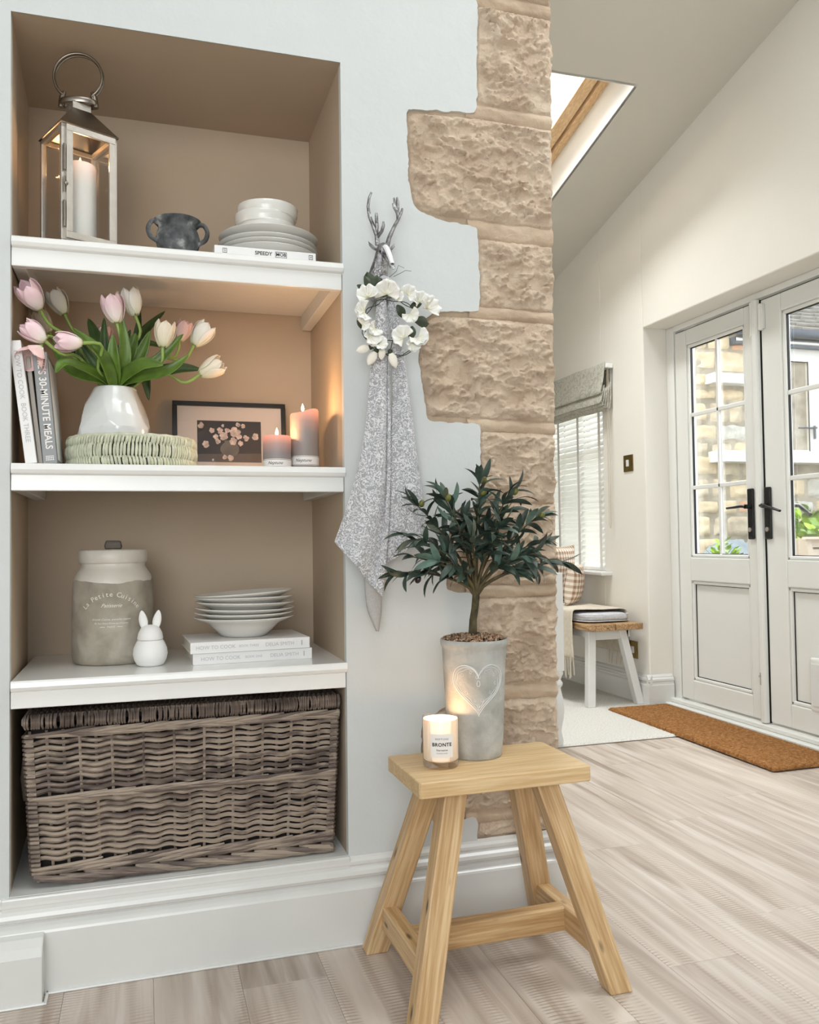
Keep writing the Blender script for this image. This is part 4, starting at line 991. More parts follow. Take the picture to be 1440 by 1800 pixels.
def weaver(z, ph, tilt=1, r=.0046, name='weaver', amp=.0052, y0=.004):
    m = MB(); n = ns*7; pts = []; rr = []
    o1 = rs.random()*9
    for k in range(n+1):
        u = k/n; s_ = u*ns/2
        wv = math.cos(2*PI*(s_+ph*.5))
        saw = ((s_+ph*.5) % 1.0)-.5
        zz = z-.0014*math.sin(2*PI*(s_+ph*.5)+.6)*tilt*-1+.0022*fbm((u*9+o1, z*30, 2))
        yy = y0-amp*wv*1.0+.0012*fbm((u*14, o1, 1))
        pts.append((fx(u, z)*(1.0), yy, zz)); rr.append(r*(1+.22*fbm((u*11, o1, 5))))
    m.tube(pts, rr, 6); return m.obj(name, 'willow', BX)
rows = 20
zt0, zt1 = .052, .322
for i in range(rows):
    z = zt0+(zt1-zt0)*(i+.5)/rows
    if .186 < z < .200: continue
    weaver(z, 0 if z > .193 else .5, -1, r=.0057+rs.uniform(-.0006, .0005), amp=.0062 if i % 2 else .0048)
# twined bands: rim, waist, foot
def band_rods(z, nn, pitch, r, slope, name):
    for j in range(nn):
        u0 = j*pitch; 
        if u0 > 1: break
        m = MB(); L = pitch*2.7; pts = []
        for k in range(9):
            u = min(1, u0+L*k/8); t = k/8
            pts.append((fx(u, z), -.003-.0055*math.sin(PI*t)+.004*(t > .9), z+slope*(t-.5)+.002*fbm((u*8, z*50, j))))
        m.tube(pts, [r*.7, r, r, r, r, r, r, r*.9, r*.5], 6); m.obj(name, 'willow', BX)
band_rods(.337, 14, .076, .0050, .010, 'rim_rod'); band_rods(.330, 14, .076, .0046, -.008, 'rim_rod')
band_rods(.196, 12, .088, .0044, .007, 'waist_rod'); band_rods(.190, 12, .088, .0042, -.006, 'waist_rod')
band_rods(.044, 13, .080, .0046, .010, 'foot_rod'); band_rods(.034, 13, .080, .0048, .010, 'foot_rod')
band_rods(.014, 13, .080, .0080, -.016, 'foot_braid')
# woven corners and left side
for s in (-1, 1):
    m = MB()
    for i in range(32):
        z = .03+.30*i/31; x = fx(0 if s < 0 else 1, z)
        m.tube([(x+s*-.016, -.002, z), (x+s*.001, -.003, z+.001), (x+s*.005, .006, z), (x+s*.003, .022, z-.001), (x+s*.001, .06, z+.002), (x+s*.003, .12, z), (x+s*.0, .2, z), (x+s*.003, .33, z)], .0045, 5)
    tag(m.obj('side_weave', 'willow', BX), kind='stuff')
hl = MB(); hl.tube([(-bw1+.004, .15, .27), (-bw1-.018, .15, .25), (-bw1-.024, .16, .20), (-bw1-.02, .17, .15), (-bw1+.012, .18, .13)], .006, 8); hl.tube([(-bw1+.004, .158, .27), (-bw1-.014, .16, .24), (-bw1-.027, .166, .20), (-bw1-.016, .174, .15), (-bw1+.012, .185, .13)], .005, 8); hl.obj('side_handle', 'willow', BX)
# lid: cross-woven top with a wrapped front edge
lid = MB(); lw = .356; lid.box(-lw+.006, lw-.006, .002, bd-.01, bh+.014, bh+.024); ld = lid.obj('lid', 'willow_dark', BX)
nl = 118
m = MB()
for i in range(nl):
    x = -lw+.004+(2*lw-.008)*(i+rs.uniform(-.25, .25))/(nl-1); dx = rs.uniform(-.003, .003)
    m.tube([(x, -.002, bh+.002), (x+dx, -.0085, bh+.010), (x+dx, -.009, bh+.022), (x, -.002, bh+.0315), (x, .010, bh+.031)], [.0026, .0034, .0036, .0034, .0028], 5)
tag(m.obj('wrapped_edge', 'willow', ld), kind='stuff')
m = MB()
for i in range(nl-1):
    x = -lw+.01+(2*lw-.02)*i/(nl-2)
    pts = []
    for k in range(13):
        t = k/12; ph = 1 if (k+i) % 2 else -1
        pts.append((x+.0015*ph, .004+(bd-.02)*t, bh+.027+.0038*ph))
    m.tube(pts, .0034, 5)
for k in range(12):
    y = .018+(bd-.04)*k/11; m.tube([(-lw+.006, y, bh+.027), (lw-.006, y, bh+.027)], .003, 5)
tag(m.obj('lid_weave', 'willow', ld), kind='stuff')
for s in (-1, 1):
    m = MB(); x = s*(lw-.002)
    for i in range(40):
        y = .004+(bd-.02)*i/39; m.tube([(x-s*.006, y, bh+.002), (x+s*.003, y, bh+.012), (x+s*.003, y, bh+.022), (x-s*.006, y, bh+.031)], .0036, 5)
    tag(m.obj('wrapped_edge', 'willow', ld), kind='stuff')

# ============================================================ STOOL
ST = thing('stool', 'small rustic pine stool holding the potted olive tree and candle', 'stool', (.735, 1.803, 0), math.radians(.8))
sh = .46; tt = .034
m = MB(); m.prism([(-.196, -.118), (.192, -.121), (.197, -.116), (.198, .114), (.192, .119), (-.192, .121), (-.197, .117), (-.199, -.112)], sh-tt, sh, 'z'); m.obj('seat', 'pine_x', ST, bevel=.006, seg=3)
legs = {}
for sx in (-1, 1):
    for sy in (-1, 1):
        top = Vector((sx*.105, sy*.062, sh-tt+.004)); bot = Vector((sx*.219, sy*.170, .0))
        d = (top-bot); Ln = d.length; zax = d.normalized(); 
        # section edges stay parallel to the seat
        m = MB(); wx, wy = .0265, .0225
        for (c, zz) in ((bot, 0), (top, 1)): pass
        off = bot
        vs = [(sgx*wx, sgy*wy, 0) for sgx, sgy in ((-1, -1), (1, -1), (1, 1), (-1, 1))]
        tv = [(top.x-bot.x+sgx*wx, top.y-bot.y+sgy*wy, top.z) for sgx, sgy in ((-1, -1), (1, -1), (1, 1), (-1, 1))]
        m.add(vs+tv, [(3, 2, 1, 0), (4, 5, 6, 7), (0, 1, 5, 4), (1, 2, 6, 5), (2, 3, 7, 6), (3, 0, 4, 7)])
        legs[(sx, sy)] = (bot, top); Rm = align(top-bot).to_3x3(); m.v = [Rm.inverted() @ v for v in m.v]; lo_ = m.obj('leg', 'pine', ST, bevel=.0035, seg=2); lo_.matrix_local = Matrix.Translation(bot) @ Rm.to_4x4()
def on_leg(sx, sy, z):
    b_, t_ = legs[(sx, sy)]; return b_+(t_-b_)*(z/t_.z)
for sx in (-1, 1):
    a, b_ = on_leg(sx, -1, .090), on_leg(sx, 1, .090); c = (a+b_)/2; L = (b_-a).length
    m = MB(); vs = [(x+sx*-.25*zz*.0, y, zz) for zz in (-.026, .026) for y in (-L/2-.004, L/2+.004) for x in (-.018, .018)]
    m.add(vs, [(0, 2, 3, 1), (4, 5, 7, 6), (0, 1, 5, 4), (2, 6, 7, 3), (0, 4, 6, 2), (1, 3, 7, 5)]); m.obj('side_stretcher', MAT['pine_y'] if 'pine_y' in MAT else MAT.setdefault('pine_y', wood('pine_side_stretcher', (216, 186, 142), (182, 144, 98), 'y')), ST, loc=c, bevel=.003)
xx = on_leg(1, 1, .090).x
m = MB(); m.box(-xx+.014, xx-.014, -.019, .019, -.026, .026); m.obj('long_stretcher', MAT.setdefault('pine_xk', wood('pine_long_stretcher', (214, 182, 136), (174, 134, 88), 'x')), ST, loc=(0, 0, .090), bevel=.003)

# ------------------------------------------------------------ jar candle
CJ = thing('jar_candle', 'lit candle in a clear glass tumbler with a paper label on the stool', 'candle', (.624, 1.797, sh+.0005))
m = MB(); m.lathe([(0, 0), (.037, 0), (.0392, .003), (.0402, .014), (.0405, .107), (.0399, .1085), (.0393, .107), (.0391, .018), (.036, .0135), (0, .013)], 56); m.obj('tumbler', 'lglass', CJ)
m = MB(); m.lathe([(0, .0145), (.034, .0145), (.0384, .018), (.0386, .096), (.0384, .104), (.0372, .104), (.0362, .090), (.028, .086), (0, .085)], 48); m.obj('wax', 'wax_jar', CJ)
flame(CJ, .002, .004, .085, .8, .5)
lbr = .0412
def on_cj(x, y, z, dr=0): a = x/lbr-.27; return ((lbr+dr)*math.sin(a), -(lbr+dr)*math.cos(a), z+y)
m = MB(); m.grid(lambda u, v: on_cj(-.0255+.051*u, 0, .027+.050*v), 16, 2); m.obj('paper_label', 'label', CJ)
lettering('NEPTUNE', .0054, lambda x, y: on_cj(x, y, .0665, .0004), 'ink', CJ, spacing=1.35)
lettering('BRONTE', .0104, lambda x, y: on_cj(x, y, .0545, .0004), 'ink', CJ, spacing=1.12, bold=.0003)
lettering('Verveine', .0058, lambda x, y: on_cj(x, y, .0430, .0004), 'ink', CJ, spacing=1.2, bold=.0001)
lettering('Scented candle', .0036, lambda x, y: on_cj(x, y, .0365, .0004), 'ink', CJ, spacing=1.1)

# ------------------------------------------------------------ olive tree
OT = thing('potted_olive_tree', 'small artificial olive tree in a grey cement pot with a carved heart on the stool', 'potted plant', (.7315, 1.862, sh+.0005))
def potr(z): 
    pr = [(0, .058), (.004, .061), (.05, .0655), (.15, .0695), (.23, .0735), (.248, .0745), (.252, .077), (.258, .0785), (.266, .0785)]
    for (a, ra), (b_, rb_) in zip(pr, pr[1:]):
        if a <= z <= b_: return ra+(rb_-ra)*(z-a)/(b_-a)
    return .078
m = MB(); m.lathe([(0, 0)]+[(potr(z), z) for z in (0, .004, .02, .05, .1, .15, .2, .23, .246, .248, .252, .258, .264)]+[(.0765, .268), (.072, .267), (.069, .262), (.066, .2), (0, .19)], 80, warp=lambda a, z: 1+.006*fbm((math.cos(a)*2, math.sin(a)*2, z*14))+.004*fbm((math.cos(a)*9, math.sin(a)*9, z*60)))
m.obj('pot', 'concrete', OT)
def on_pot(x, z, dr=.0006): a = x/.070-.25; r = potr(z)*(1+.006*fbm((math.cos(a-PI/2)*2, math.sin(a-PI/2)*2, z*14))+.004*fbm((math.cos(a-PI/2)*9, math.sin(a-PI/2)*9, z*60)))+dr; return (r*math.sin(a), -r*math.cos(a), z)
def heart(t, s): 
    x = 16*math.sin(t)**3; z = 13*math.cos(t)-5*math.cos(2*t)-2*math.cos(3*t)-math.cos(4*t); return x*s, z*s*1.02
m = MB(); hc = .168
for s_, w in ((.00385, .0016), (.0035, .0013)):
    m.tube([on_pot(*(lambda h_: (h_[0]*.98, hc+h_[1]))(heart(2*PI*i/90, s_*(1+.006*math.sin(i*.7))))) for i in range(91)], w, 5, False, flat=.6)
m.tube([on_pot(*(lambda h_: (h_[0], hc+h_[1]))(heart(2*PI*i/90+.12, .0031*(1+.035*math.sin(i*1.1))))) for i in range(8, 80)], .0007, 5, False, flat=.6)
for i in range(6, 86, 6):
    h_ = heart(2*PI*i/90, .0026); cx, cz_ = h_[0], hc+h_[1]
    m.tube([on_pot(cx+.0027*math.cos(a)*(.7 if i % 4 else 1.1), cz_+.0035*math.sin(a)) for a in [2*PI*k/10 for k in range(11)]], .0006, 5, False, flat=.6)
m.tube([on_pot(.0035*math.cos(a), hc+.006+.0065*math.sin(a)) for a in [2*PI*k/12 for k in range(13)]], .0008, 5, False)
m.obj('carved_heart', 'groove', OT)
rs = random.Random(8)
m = MB(); m.lathe([(0, .262), (.0715, .262)], 24)
for i in range(520):
    a = rs.uniform(0, 2*PI); r = .071*math.sqrt(rs.random()); s_ = rs.uniform(.0022, .0042); dome = .010*(1-(r/.075)**2)
    m.ell((r*math.cos(a), r*math.sin(a), .265+dome+rs.uniform(0, .004)), (s_*rs.uniform(.8, 1.3), s_, s_*.8), 6, 4)
def gravel_mat():
    mm, nt, b = new_mat('mixed_gravel'); b.inputs['Roughness'].default_value = .7
    vo = node(nt, 'ShaderNodeTexVoronoi'); vo.inputs['Scale'].default_value = 190; nt.links.new(coords(nt), vo.inputs[0])
    sp_ = node(nt, 'ShaderNodeSeparateColor'); nt.links.new(vo.outputs['Color'], sp_.inputs[0])
    nt.links.new(ramp(nt, sp_.outputs[0], [(0, lin((66, 50, 40))), (.3, lin((132, 98, 70))), (.55, lin((178, 140, 108))), (.8, lin((200, 172, 146))), (1, lin((96, 84, 74)))]), b.inputs['Base Color']); return mm
MAT['gravel2'] = gravel_mat()
tag(m.obj('gravel', 'gravel2', OT), kind='stuff')
m = MB(); trunk = [(-.004, 0, .262), (-.003, -.002, .285), (-.001, 0, .31), (.004, .001, .335), (.007, 0, .362), (.007, 0, .378)]
m.tube(trunk, [.0118, .0098, .0088, .0084, .0088, .0078], 12)
fork = Vector((.007, 0, .372)); tips = []
rs = random.Random(17)
targets = [(-.185, -.02, .425), (-.155, -.05, .50), (-.125, .02, .575), (-.085, -.06, .585), (-.05, .035, .60), (.0, -.05, .625), (.035, .02, .63), (.075, -.04, .60), (.115, .03, .585), (.15, -.03, .545), (.175, .01, .49), (.205, -.03, .44), (-.11, -.08, .45), (.10, -.085, .46), (.03, -.09, .52), (-.04, -.095, .50), (.0, .05, .54), (-.10, .045, .50), (.10, .05, .50), (-.15, .0, .46), (.14, -.06, .43)]
brs = MB(); twig_pts = []
for tx, ty, tz in targets:
    T_ = Vector((tx, ty, tz)); mid = fork.lerp(T_, .45)+Vector((-tx*.12, 0, .030))
    pts = [fork+Vector((0, 0, -.01))]
    for k in range(1, 9):
        t = k/8; pts.append(fork*(1-t)**2+mid*2*t*(1-t)+T_*t*t)
    m.tube(pts, [.0042, .0038, .0034, .0030, .0026, .0022, .0019, .0016, .0012], 7)
    twig_pts.append(pts)
m.obj('trunk_and_branches', 'olive_bark', OT, sharp=80)
def leafmesh(Ln, wd, curl, mat_name, name='leaf'):
    m = MB(); n = 7
    def fn(u, v):
        w_ = wd*math.sin(PI*min(1, v*.93+.05))**.75*(1 if v < .99 else .15)
        a = curl*v
        x = (u-.5)*2*w_; z = Ln*(math.sin(a)/curl if curl else v); y = -Ln*((1-math.cos(a))/curl if curl else 0)+.22*abs(u-.5)*w_*2
        return (x, y, z)
    m.grid(fn, 4, n); return m
protos = []
for i, (Ln, wd, cu, mt) in enumerate(((.066, .0085, .9, 'olive_leaf'), (.060, .0080, .4, 'olive_leaf'), (.074, .0084, 1.3, 'olive_leaf'), (.062, .0086, .7, 'olive_leaf_pale'), (.064, .0078, -.5, 'olive_leaf'), (.058, .0075, .8, 'olive_leaf_grey'))):
    protos.append((leafmesh(Ln, wd, cu, mt), mt))
first = {}
cnt = 0
for bi, pts in enumerate(twig_pts):
    for k in range(3, 9):
        for s_ in range(3 if k < 8 else 4):
            if cnt >= 298: break
            if k == 3 and s_: continue
            p = pts[k]; tdir = (pts[k]-pts[k-1]).normalized()
            sd = Vector((rs.uniform(-1, 1), rs.uniform(-1, 1), rs.uniform(-.6, .7))); sd = (sd-tdir*sd.dot(tdir)).normalized()
            spread = rs.uniform(.55, 1.3) if k < 8 else rs.uniform(.1, .7)
            d = (tdir+sd*spread+Vector((0, 0, -.08))).normalized()
            i = rs.choice([0, 0, 1, 2, 2, 3, 4, 5])
            q = align(d, rs.uniform(-.9, .9)+(PI if rs.random() < .3 else 0)); sc = rs.uniform(.75, 1.12)
            M4 = Matrix.Translation(p) @ q @ Matrix.Scale(sc, 4)
            if i not in first: o = protos[i][0].obj('leaf', protos[i][1], OT, sharp=80); first[i] = o
            else: o = first[i].copy(); COL.objects.link(o)
            o.matrix_local = M4; cnt += 1
ex = MB(); le = leafmesh(.066, .0085, 1.0, 'x')
for j in range(190):
    pts = rs.choice(twig_pts); k = rs.randint(4, 8); p = pts[k].lerp(pts[k-1], rs.random()); tdir = (pts[k]-pts[k-1]).normalized()
    sd = Vector((rs.uniform(-1, 1), rs.uniform(-1, 1), rs.uniform(-.5, .6))); d = (tdir+(sd-tdir*sd.dot(tdir)).normalized()*rs.uniform(.5, 1.2)).normalized()
    ex.add(le.v, le.f, True, Matrix.Translation(p) @ align(d, rs.uniform(-.9, .9)) @ Matrix.Scale(rs.uniform(.7, 1.0), 4))
tag(ex.obj('inner_leaves', 'olive_leaf', OT, sharp=80), kind='stuff')
for (bi, k, dx, mt) in ((2, 8, .004, 'olive_fruit'), (5, 7, .006, 'olive_fruit'), (6, 8, .0, 'olive_fruit'), (7, 8, .012, 'olive_fruit'), (9, 8, .008, 'olive_fruit'), (3, 8, .0, 'olive_fruit'), (0, 7, .01, 'olive_fruit_dark'), (10, 6, .0, 'olive_fruit_dark'), (20, 7, .01, 'olive_fruit_dark')):
    p = twig_pts[bi][k]+Vector((dx, -.014, .006 if 'dark' not in mt else -.016))
    m = MB(); m.ell((0, 0, 0), (.0068, .0068, .0092), 12, 8); m.obj('olive', mt, OT, loc=p, rot=(.3, .4*dx*100, 0))

# ============================================================ STAG HOOK, WREATH, TOWEL
HK = thing('stag_hook', 'aged silver stag head wall hook with branching antlers', 'hook', (.552, 2.03, 1.607))
def sweep(rings, n=20):
    """rings: (centre, rx, ry, tilt) lofted ellipses"""
    m = MB(); vs = []
    for (c, rx, rz, t) in rings:
        for j in range(n):
            a = 2*PI*j/n; v = Vector((rx*math.cos(a), rz*math.sin(a), 0)); v = Matrix.Rotation(t, 3, 'X') @ v; vs.append(Vector(c)+v)
    fs = [(i*n+j, i*n+(j+1) % n, (i+1)*n+(j+1) % n, (i+1)*n+j) for i in range(len(rings)-1) for j in range(n)]
    fs += [tuple(reversed(range(n))), tuple(range((len(rings)-1)*n, len(rings)*n))]
    m.add(vs, fs, True); return m
m = sweep([((.006, -.012, -.075), .012, .010, 0), ((.003, -.020, -.055), .016, .015, 0), ((-.003, -.027, -.030), .0225, .021, -.15), ((-.005, -.033, -.006), .024, .022, -.3), ((-.001, -.038, .018), .0215, .021, -.4), ((.003, -.042, .038), .018, .020, -.45), ((.006, -.044, .054), .017, .020, -.5), ((.007, -.042, .068), .013, .015, -.3), ((.007, -.040, .076), .004, .005, 0)])
for v in m.v: v += Vector((1, .6, 0))*(.0030*fbm((v.x*90, v.y*60, v.z*45), 3) if v.z < .04 else 0)
m.obj('head_and_neck', 'pewter', HK, sharp=80)
def nose(rings_): return sweep(rings_, 18)
m = nose([((.006, -.040, .056), .0165, .017, PI/2-.2), ((.008, -.054, .052), .0155, .0165, PI/2-.5), ((.011, -.066, .040), .0115, .0130, PI/2-.75), ((.014, -.076, .024), .0090, .0100, PI/2-.9), ((.016, -.083, .010), .0085, .0090, PI/2-.95), ((.0168, -.089, .001), .0065, .0070, PI/2-.95), ((.017, -.092, -.003), .002, .003, PI/2-.95)])
m.obj('muzzle', 'pewter', HK, sharp=80)
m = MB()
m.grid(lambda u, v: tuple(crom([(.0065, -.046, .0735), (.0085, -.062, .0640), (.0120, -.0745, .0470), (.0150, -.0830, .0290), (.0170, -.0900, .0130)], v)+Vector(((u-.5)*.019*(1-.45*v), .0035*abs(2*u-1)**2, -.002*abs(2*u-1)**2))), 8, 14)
m.obj('face_shine_strip', 'face_shine', HK, solid=.0012)  # pale strip stands in for the shine down the stag's face
for s in (-1, 1):
    m = MB(); m.ell((.0088+s*.0135, -.0585, .050), (.0024, .0030, .0026), 10, 8); m.obj('eye', 'blackmetal', HK)
    m = MB(); m.ell((.0165+s*.0048, -.0885, .0045), (.0014, .0014, .0018), 8, 6); m.obj('nostril', 'blackmetal', HK)
for s in (-1, 1):
    m = MB(); m.tube([(.006+s*.013, -.038, .058), (.006+s*.022, -.036, .064), (.006+s*.029, -.034, .072), (.006+s*.033, -.032, .080)], [.0045, .0075, .0070, .001], 10, flat=.5); m.obj('ear', 'pewter', HK)
def antler(main, tines):
    m = MB(); n = len(main); m.tube(main, [.0062-.0036*i/(n-1) for i in range(n)], 8)
    for t in tines: m.tube(t, [.0042]*(len(t)-1)+[.0024], 7)
    return m.obj('antler', 'pewter', HK)
antler([(-.006, -.040, .070), (-.008, -.042, .092), (-.018, -.046, .115), (-.028, -.05, .135), (-.032, -.052, .158), (-.029, -.054, .180), (-.024, -.055, .192)], [[(-.009, -.043, .094), (-.010, -.052, .112), (-.013, -.058, .136), (-.014, -.060, .142)], [(-.007, -.042, .088), (.001, -.056, .100), (.003, -.064, .112), (.002, -.066, .120)]])
antler([(.018, -.040, .070), (.024, -.042, .092), (.034, -.046, .115), (.044, -.05, .134), (.052, -.052, .152), (.055, -.053, .162)], [[(.044, -.05, .134), (.042, -.054, .152), (.041, -.058, .172), (.040, -.058, .186)], [(.043, -.052, .146), (.036, -.056, .160), (.032, -.058, .184)], [(.041, -.054, .150), (.033, -.058, .160), (.028, -.060, .170)]])
m = MB(); m.ell((0, -.005, -.02), (.022, .006, .045), 20, 10); m.obj('wall_plate', 'pewter', HK)
m = MB(); m.tube([(.004, -.008, -.062), (.006, -.022, -.085), (.007, -.04, -.092), (.007, -.052, -.080), (.007, -.055, -.070)], [.006, .006, .006, .006, .007], 10); m.obj('peg', 'pewter', HK)

# towel: columns fall from the gathered loop to the hem
TW = thing('hanging_towel', 'grey linen tea towel with white leaf print hanging from the stag hook', 'towel', (0, 0, 0))
cols_l = [  # left panel, from outer edge to the centre fold: lists of (x, z)
    [(.545, 1.575), (.535, 1.52), (.532, 1.46), (.520, 1.38), (.512, 1.29), (.497, 1.18), (.462, 1.05), (.427, .955)],
    [(.549, 1.578), (.545, 1.52), (.544, 1.46), (.538, 1.37), (.532, 1.27), (.520, 1.13), (.488, .98), (.461, .915)],
    [(.553, 1.58), (.554, 1.52), (.556, 1.45), (.553, 1.36), (.550, 1.24), (.544, 1.08), (.520, .93), (.500, .868)],
    [(.557, 1.58), (.562, 1.52), (.567, 1.45), (.568, 1.35), (.567, 1.22), (.562, 1.05), (.548, .89), (.537, .826)],
]
cols_r = [
    [(.560, 1.58), (.566, 1.52), (.574, 1.45), (.577, 1.35), (.572, 1.22), (.566, 1.08), (.560, .96), (.556, .905)],
    [(.563, 1.58), (.574, 1.52), (.585, 1.45), (.592, 1.35), (.594, 1.22), (.594, 1.08), (.594, .98), (.596, .925)],
    [(.566, 1.578), (.582, 1.53), (.594, 1.46), (.604, 1.37), (.613, 1.25), (.622, 1.12), (.630, 1.02), (.634, .965)],
    [(.568, 1.572), (.588, 1.525), (.600, 1.46), (.610, 1.385), (.625, 1.27), (.640, 1.15), (.652, 1.06), (.658, 1.01)],
]
def panel(cols, depth, ph, name, mat='towel', y0=1.985, nu=44, nv=90, edge_in=0):
    def fn(u, v):
        cs = [crom([(a, b_, 0) for a, b_ in c], v) for c in cols]
        p = crom(cs, u)
        f = depth(u, v)
        return (p.x, y0-f+.0018*fbm((p.x*30, p.y*7, ph)), p.y)
    m = MB(); m.grid(fn, nu, nv); o = m.obj(name, mat, TW, solid=.0022, sharp=85); return o, fn
o1, fL = panel(cols_l, lambda u, v: .010+(.030-.010*v)*math.sin(PI*min(1, u*.9+.12))**.8*(.5+.5*v)+.006*math.sin(u*11+v*3)*v+(.012 if u > .8 else 0)*v, 1, 'left_fold')
o2, fR = panel(cols_r, lambda u, v: .004+(.030-.008*v)*math.sin(PI*min(1, u*.95+.06))**.8*(.5+.5*v)+.005*math.sin(u*9+2)*v-.010*(1-u)*v, 4, 'right_fold')
# rolled hem along the lower edges
m = MB(); m.tube([Vector(fL(k/30, .997))+Vector((0, -.002, .001)) for k in range(31)], .0022, 6); m.tube([Vector(fL(0, k/40))+Vector((0, -.001, 0)) for k in range(10, 41)], .0018, 6); m.obj('hem', 'towel', TW)
tail = [[(.498, .95), (.501, .87), (.507, .80), (.529, .742)], [(.52, .93), (.521, .85), (.526, .78), (.530, .743)], [(.540, .93), (.543, .85), (.542, .79), (.534, .741)]]
panel(tail, lambda u, v: .012+.008*math.sin(PI*u), 7, 'underside_corner', 'towelback', 1.992, 10, 24)
top = MB(); top.grid(lambda u, v: (.545+.024*u+.006*math.sin(v*3), 1.992-.035*math.sin(PI*v)-.012*math.sin(PI*u), 1.55+.05*v), 10, 10); top.obj('gathered_top', 'towel', TW, solid=.002)
m = MB(); m.grid(lambda u, v: (.545+.022*u+.002*fbm((u*3, v*9, 1)), 2.026-.003*math.sin(PI*u), .84+.065*v), 6, 12); tag(m.obj('exposed_stone_chip', 'stone', wall_front))

# wreath of sweet peas
WR = thing('flower_wreath', 'small wreath of white sweet peas hung over the stag hook', 'wreath', (.572, 1.955, 1.468))
Rw = .073
m = MB()
for ph, amp in ((0, .004), (2.6, .005)):
    m.tube([((Rw+amp*math.sin(7*a+ph))*math.cos(a), amp*math.cos(5*a+ph), (Rw*.93+amp*math.cos(6*a+ph))*math.sin(a)) for a in [2*PI*i/48 for i in range(49)]], .0011, 5)
m.obj('vine', 'wleaf', WR)
m = MB()
m.tube([(-.01, -.01, .118), (.006, -.016, .132), (.012, -.012, .148), (.026, -.014, .142)], .0006, 4); m.tube([(.0, -.01, .120), (.016, -.016, .128), (.030, -.012, .137), (.044, -.014, .136)], .0006, 4)
m.tube([(.002, -.01, .076), (.014, -.016, .082), (.026, -.012, .096), (.036, -.014, .094)], .0006, 4); m.tube([(-.004, -.01, .078), (.018, -.016, .076), (.03, -.012, .088), (.046, -.014, .100)], .0006, 4)
m.obj('tendrils', 'wleaf', WR)
def petalmesh(Rp, ruff, cup, ph):
    m = MB()
    def fn(u, v):
        a = (u-.5)*2.1; r = Rp*v*(1-.12*abs(a)**2)
        x = r*math.sin(a); z = r*math.cos(a)
        y = -cup*v*v*Rp+ruff*v*v*math.sin(a*9+ph)
        return (x, y, z)
    m.grid(fn, 14, 6); return m
pms = []
for i in range(3): pms.append(petalmesh(.024, .0042, .45, i*2.1).obj('petal', 'pea', None, sharp=85, solid=.0005))
small = petalmesh(.016, .0015, .9, 1).obj('petal', 'pea', None, sharp=85, solid=.0005)
used = set()
def take(o):
    if o.name not in used and o.parent is None: used.add(o.name); return o
    c = o.copy(); COL.objects.link(c); return c
rs = random.Random(31)
for fx_, fz_, sc, rot in ((-.066, .062, 1.05, -.3), (.062, .060, .9, -.4), (.0, .066, .8, .6), (-.05, -.010, .75, -2.4), (.040, -.040, .8, 3.0), (-.020, .072, 1.25, .1), (.030, .076, .85, .9), (.080, .044, 1.15, .3), (.036, .030, .85, 2.6), (.056, -.026, 1.0, 2.4), (.020, -.030, 1.1, -.9), (-.064, -.028, 1.0, 2.9), (-.082, -.004, .7, 1.2), (-.076, .028, 1.0, -1.8), (-.040, -.046, .7, 2.0)):
    F_ = bpy.data.objects.new('flower', None); COL.objects.link(F_); F_.parent = WR; F_.location = (fx_, -.022, fz_); F_.rotation_euler = (rs.uniform(-.3, .3), rot, rs.uniform(-.4, .4)); F_.scale = (sc*1.12,)*3
    for k, (rz_, rx_, pp) in enumerate(((0, 0, 0), (.95, .15, 1), (-.95, .15, 2), (.35, -.7, 3), (-.4, -.8, 3))):
        o = take(small if pp == 3 else pms[pp]); o.parent = F_; o.rotation_euler = (rx_, rz_, 0); o.location = (0, -.004*(pp == 3), 0)
bud = MB(); bud.lathe([(0, 0), (.004, .003), (.0088, .012), (.0095, .020), (.007, .030), (.002, .036), (0, .037)], 14, warp=lambda a, z: 1+.08*math.sin(2*a+z*90), sy=.6)
b0 = None
for bx_, bz_, an, sc in ((-.060, -.054, -1.9, 1), (-.046, -.062, -2.6, 1.1), (-.012, -.062, 2.8, 1.1), (-.03, -.05, -3.0, .9)):
    if b0 is None: b0 = bud.obj('bud', 'peabud', WR); o = b0
    else: o = b0.copy(); COL.objects.link(o)
    o.location = (bx_, -.016, bz_); o.rotation_euler = (0, an, 0); o.scale = (sc,)*3
m = MB()
for bx_, bz_ in ((-.060, -.054), (-.046, -.062), (-.012, -.062)): m.tube([(.0, -.012, -.034), ((bx_)*.5, -.016, -.036), (bx_, -.016, bz_)], .0011, 5)
m.obj('stems', 'wleaf', WR)
m = MB()
for bx_, bz_ in ((-.060, -.054), (-.046, -.062), (-.012, -.062), (-.03, -.05)): m.ell((bx_, -.016, bz_), (.0065, .005, .0065), 8, 6)
tag(m.obj('calyxes', 'wleaf', WR), kind='stuff')
lm = MB(); lm.grid(lambda u, v: ((u-.5)*.030*math.sin(PI*min(1, v*.95+.04))**.8, -.006*math.sin(PI*v)+.006*abs(u-.5), .05*v), 6, 8)
l0 = None
for lx_, lz_, an, sc in ((-.052, .082, -.25, 1.0), (-.056, .076, -.55, .85), (-.046, .076, 1.15, 1.0), (-.05, .08, .2, .8), (.052, .018, 1.6, .95), (.046, .004, 3.3, .7), (.040, .050, 1.3, .6), (.008, .052, 2.5, .75), (-.085, .02, 3.0, .6), (-.07, .08, -1.1, .5)):
    if l0 is None: l0 = lm.obj('leaf', 'wleaf', WR, sharp=85); o = l0
    else: o = l0.copy(); COL.objects.link(o)
    o.location = (lx_, -.012, lz_); o.rotation_euler = (rs.uniform(-.4, .3), an, rs.uniform(-.3, .3)); o.scale = (sc,)*3

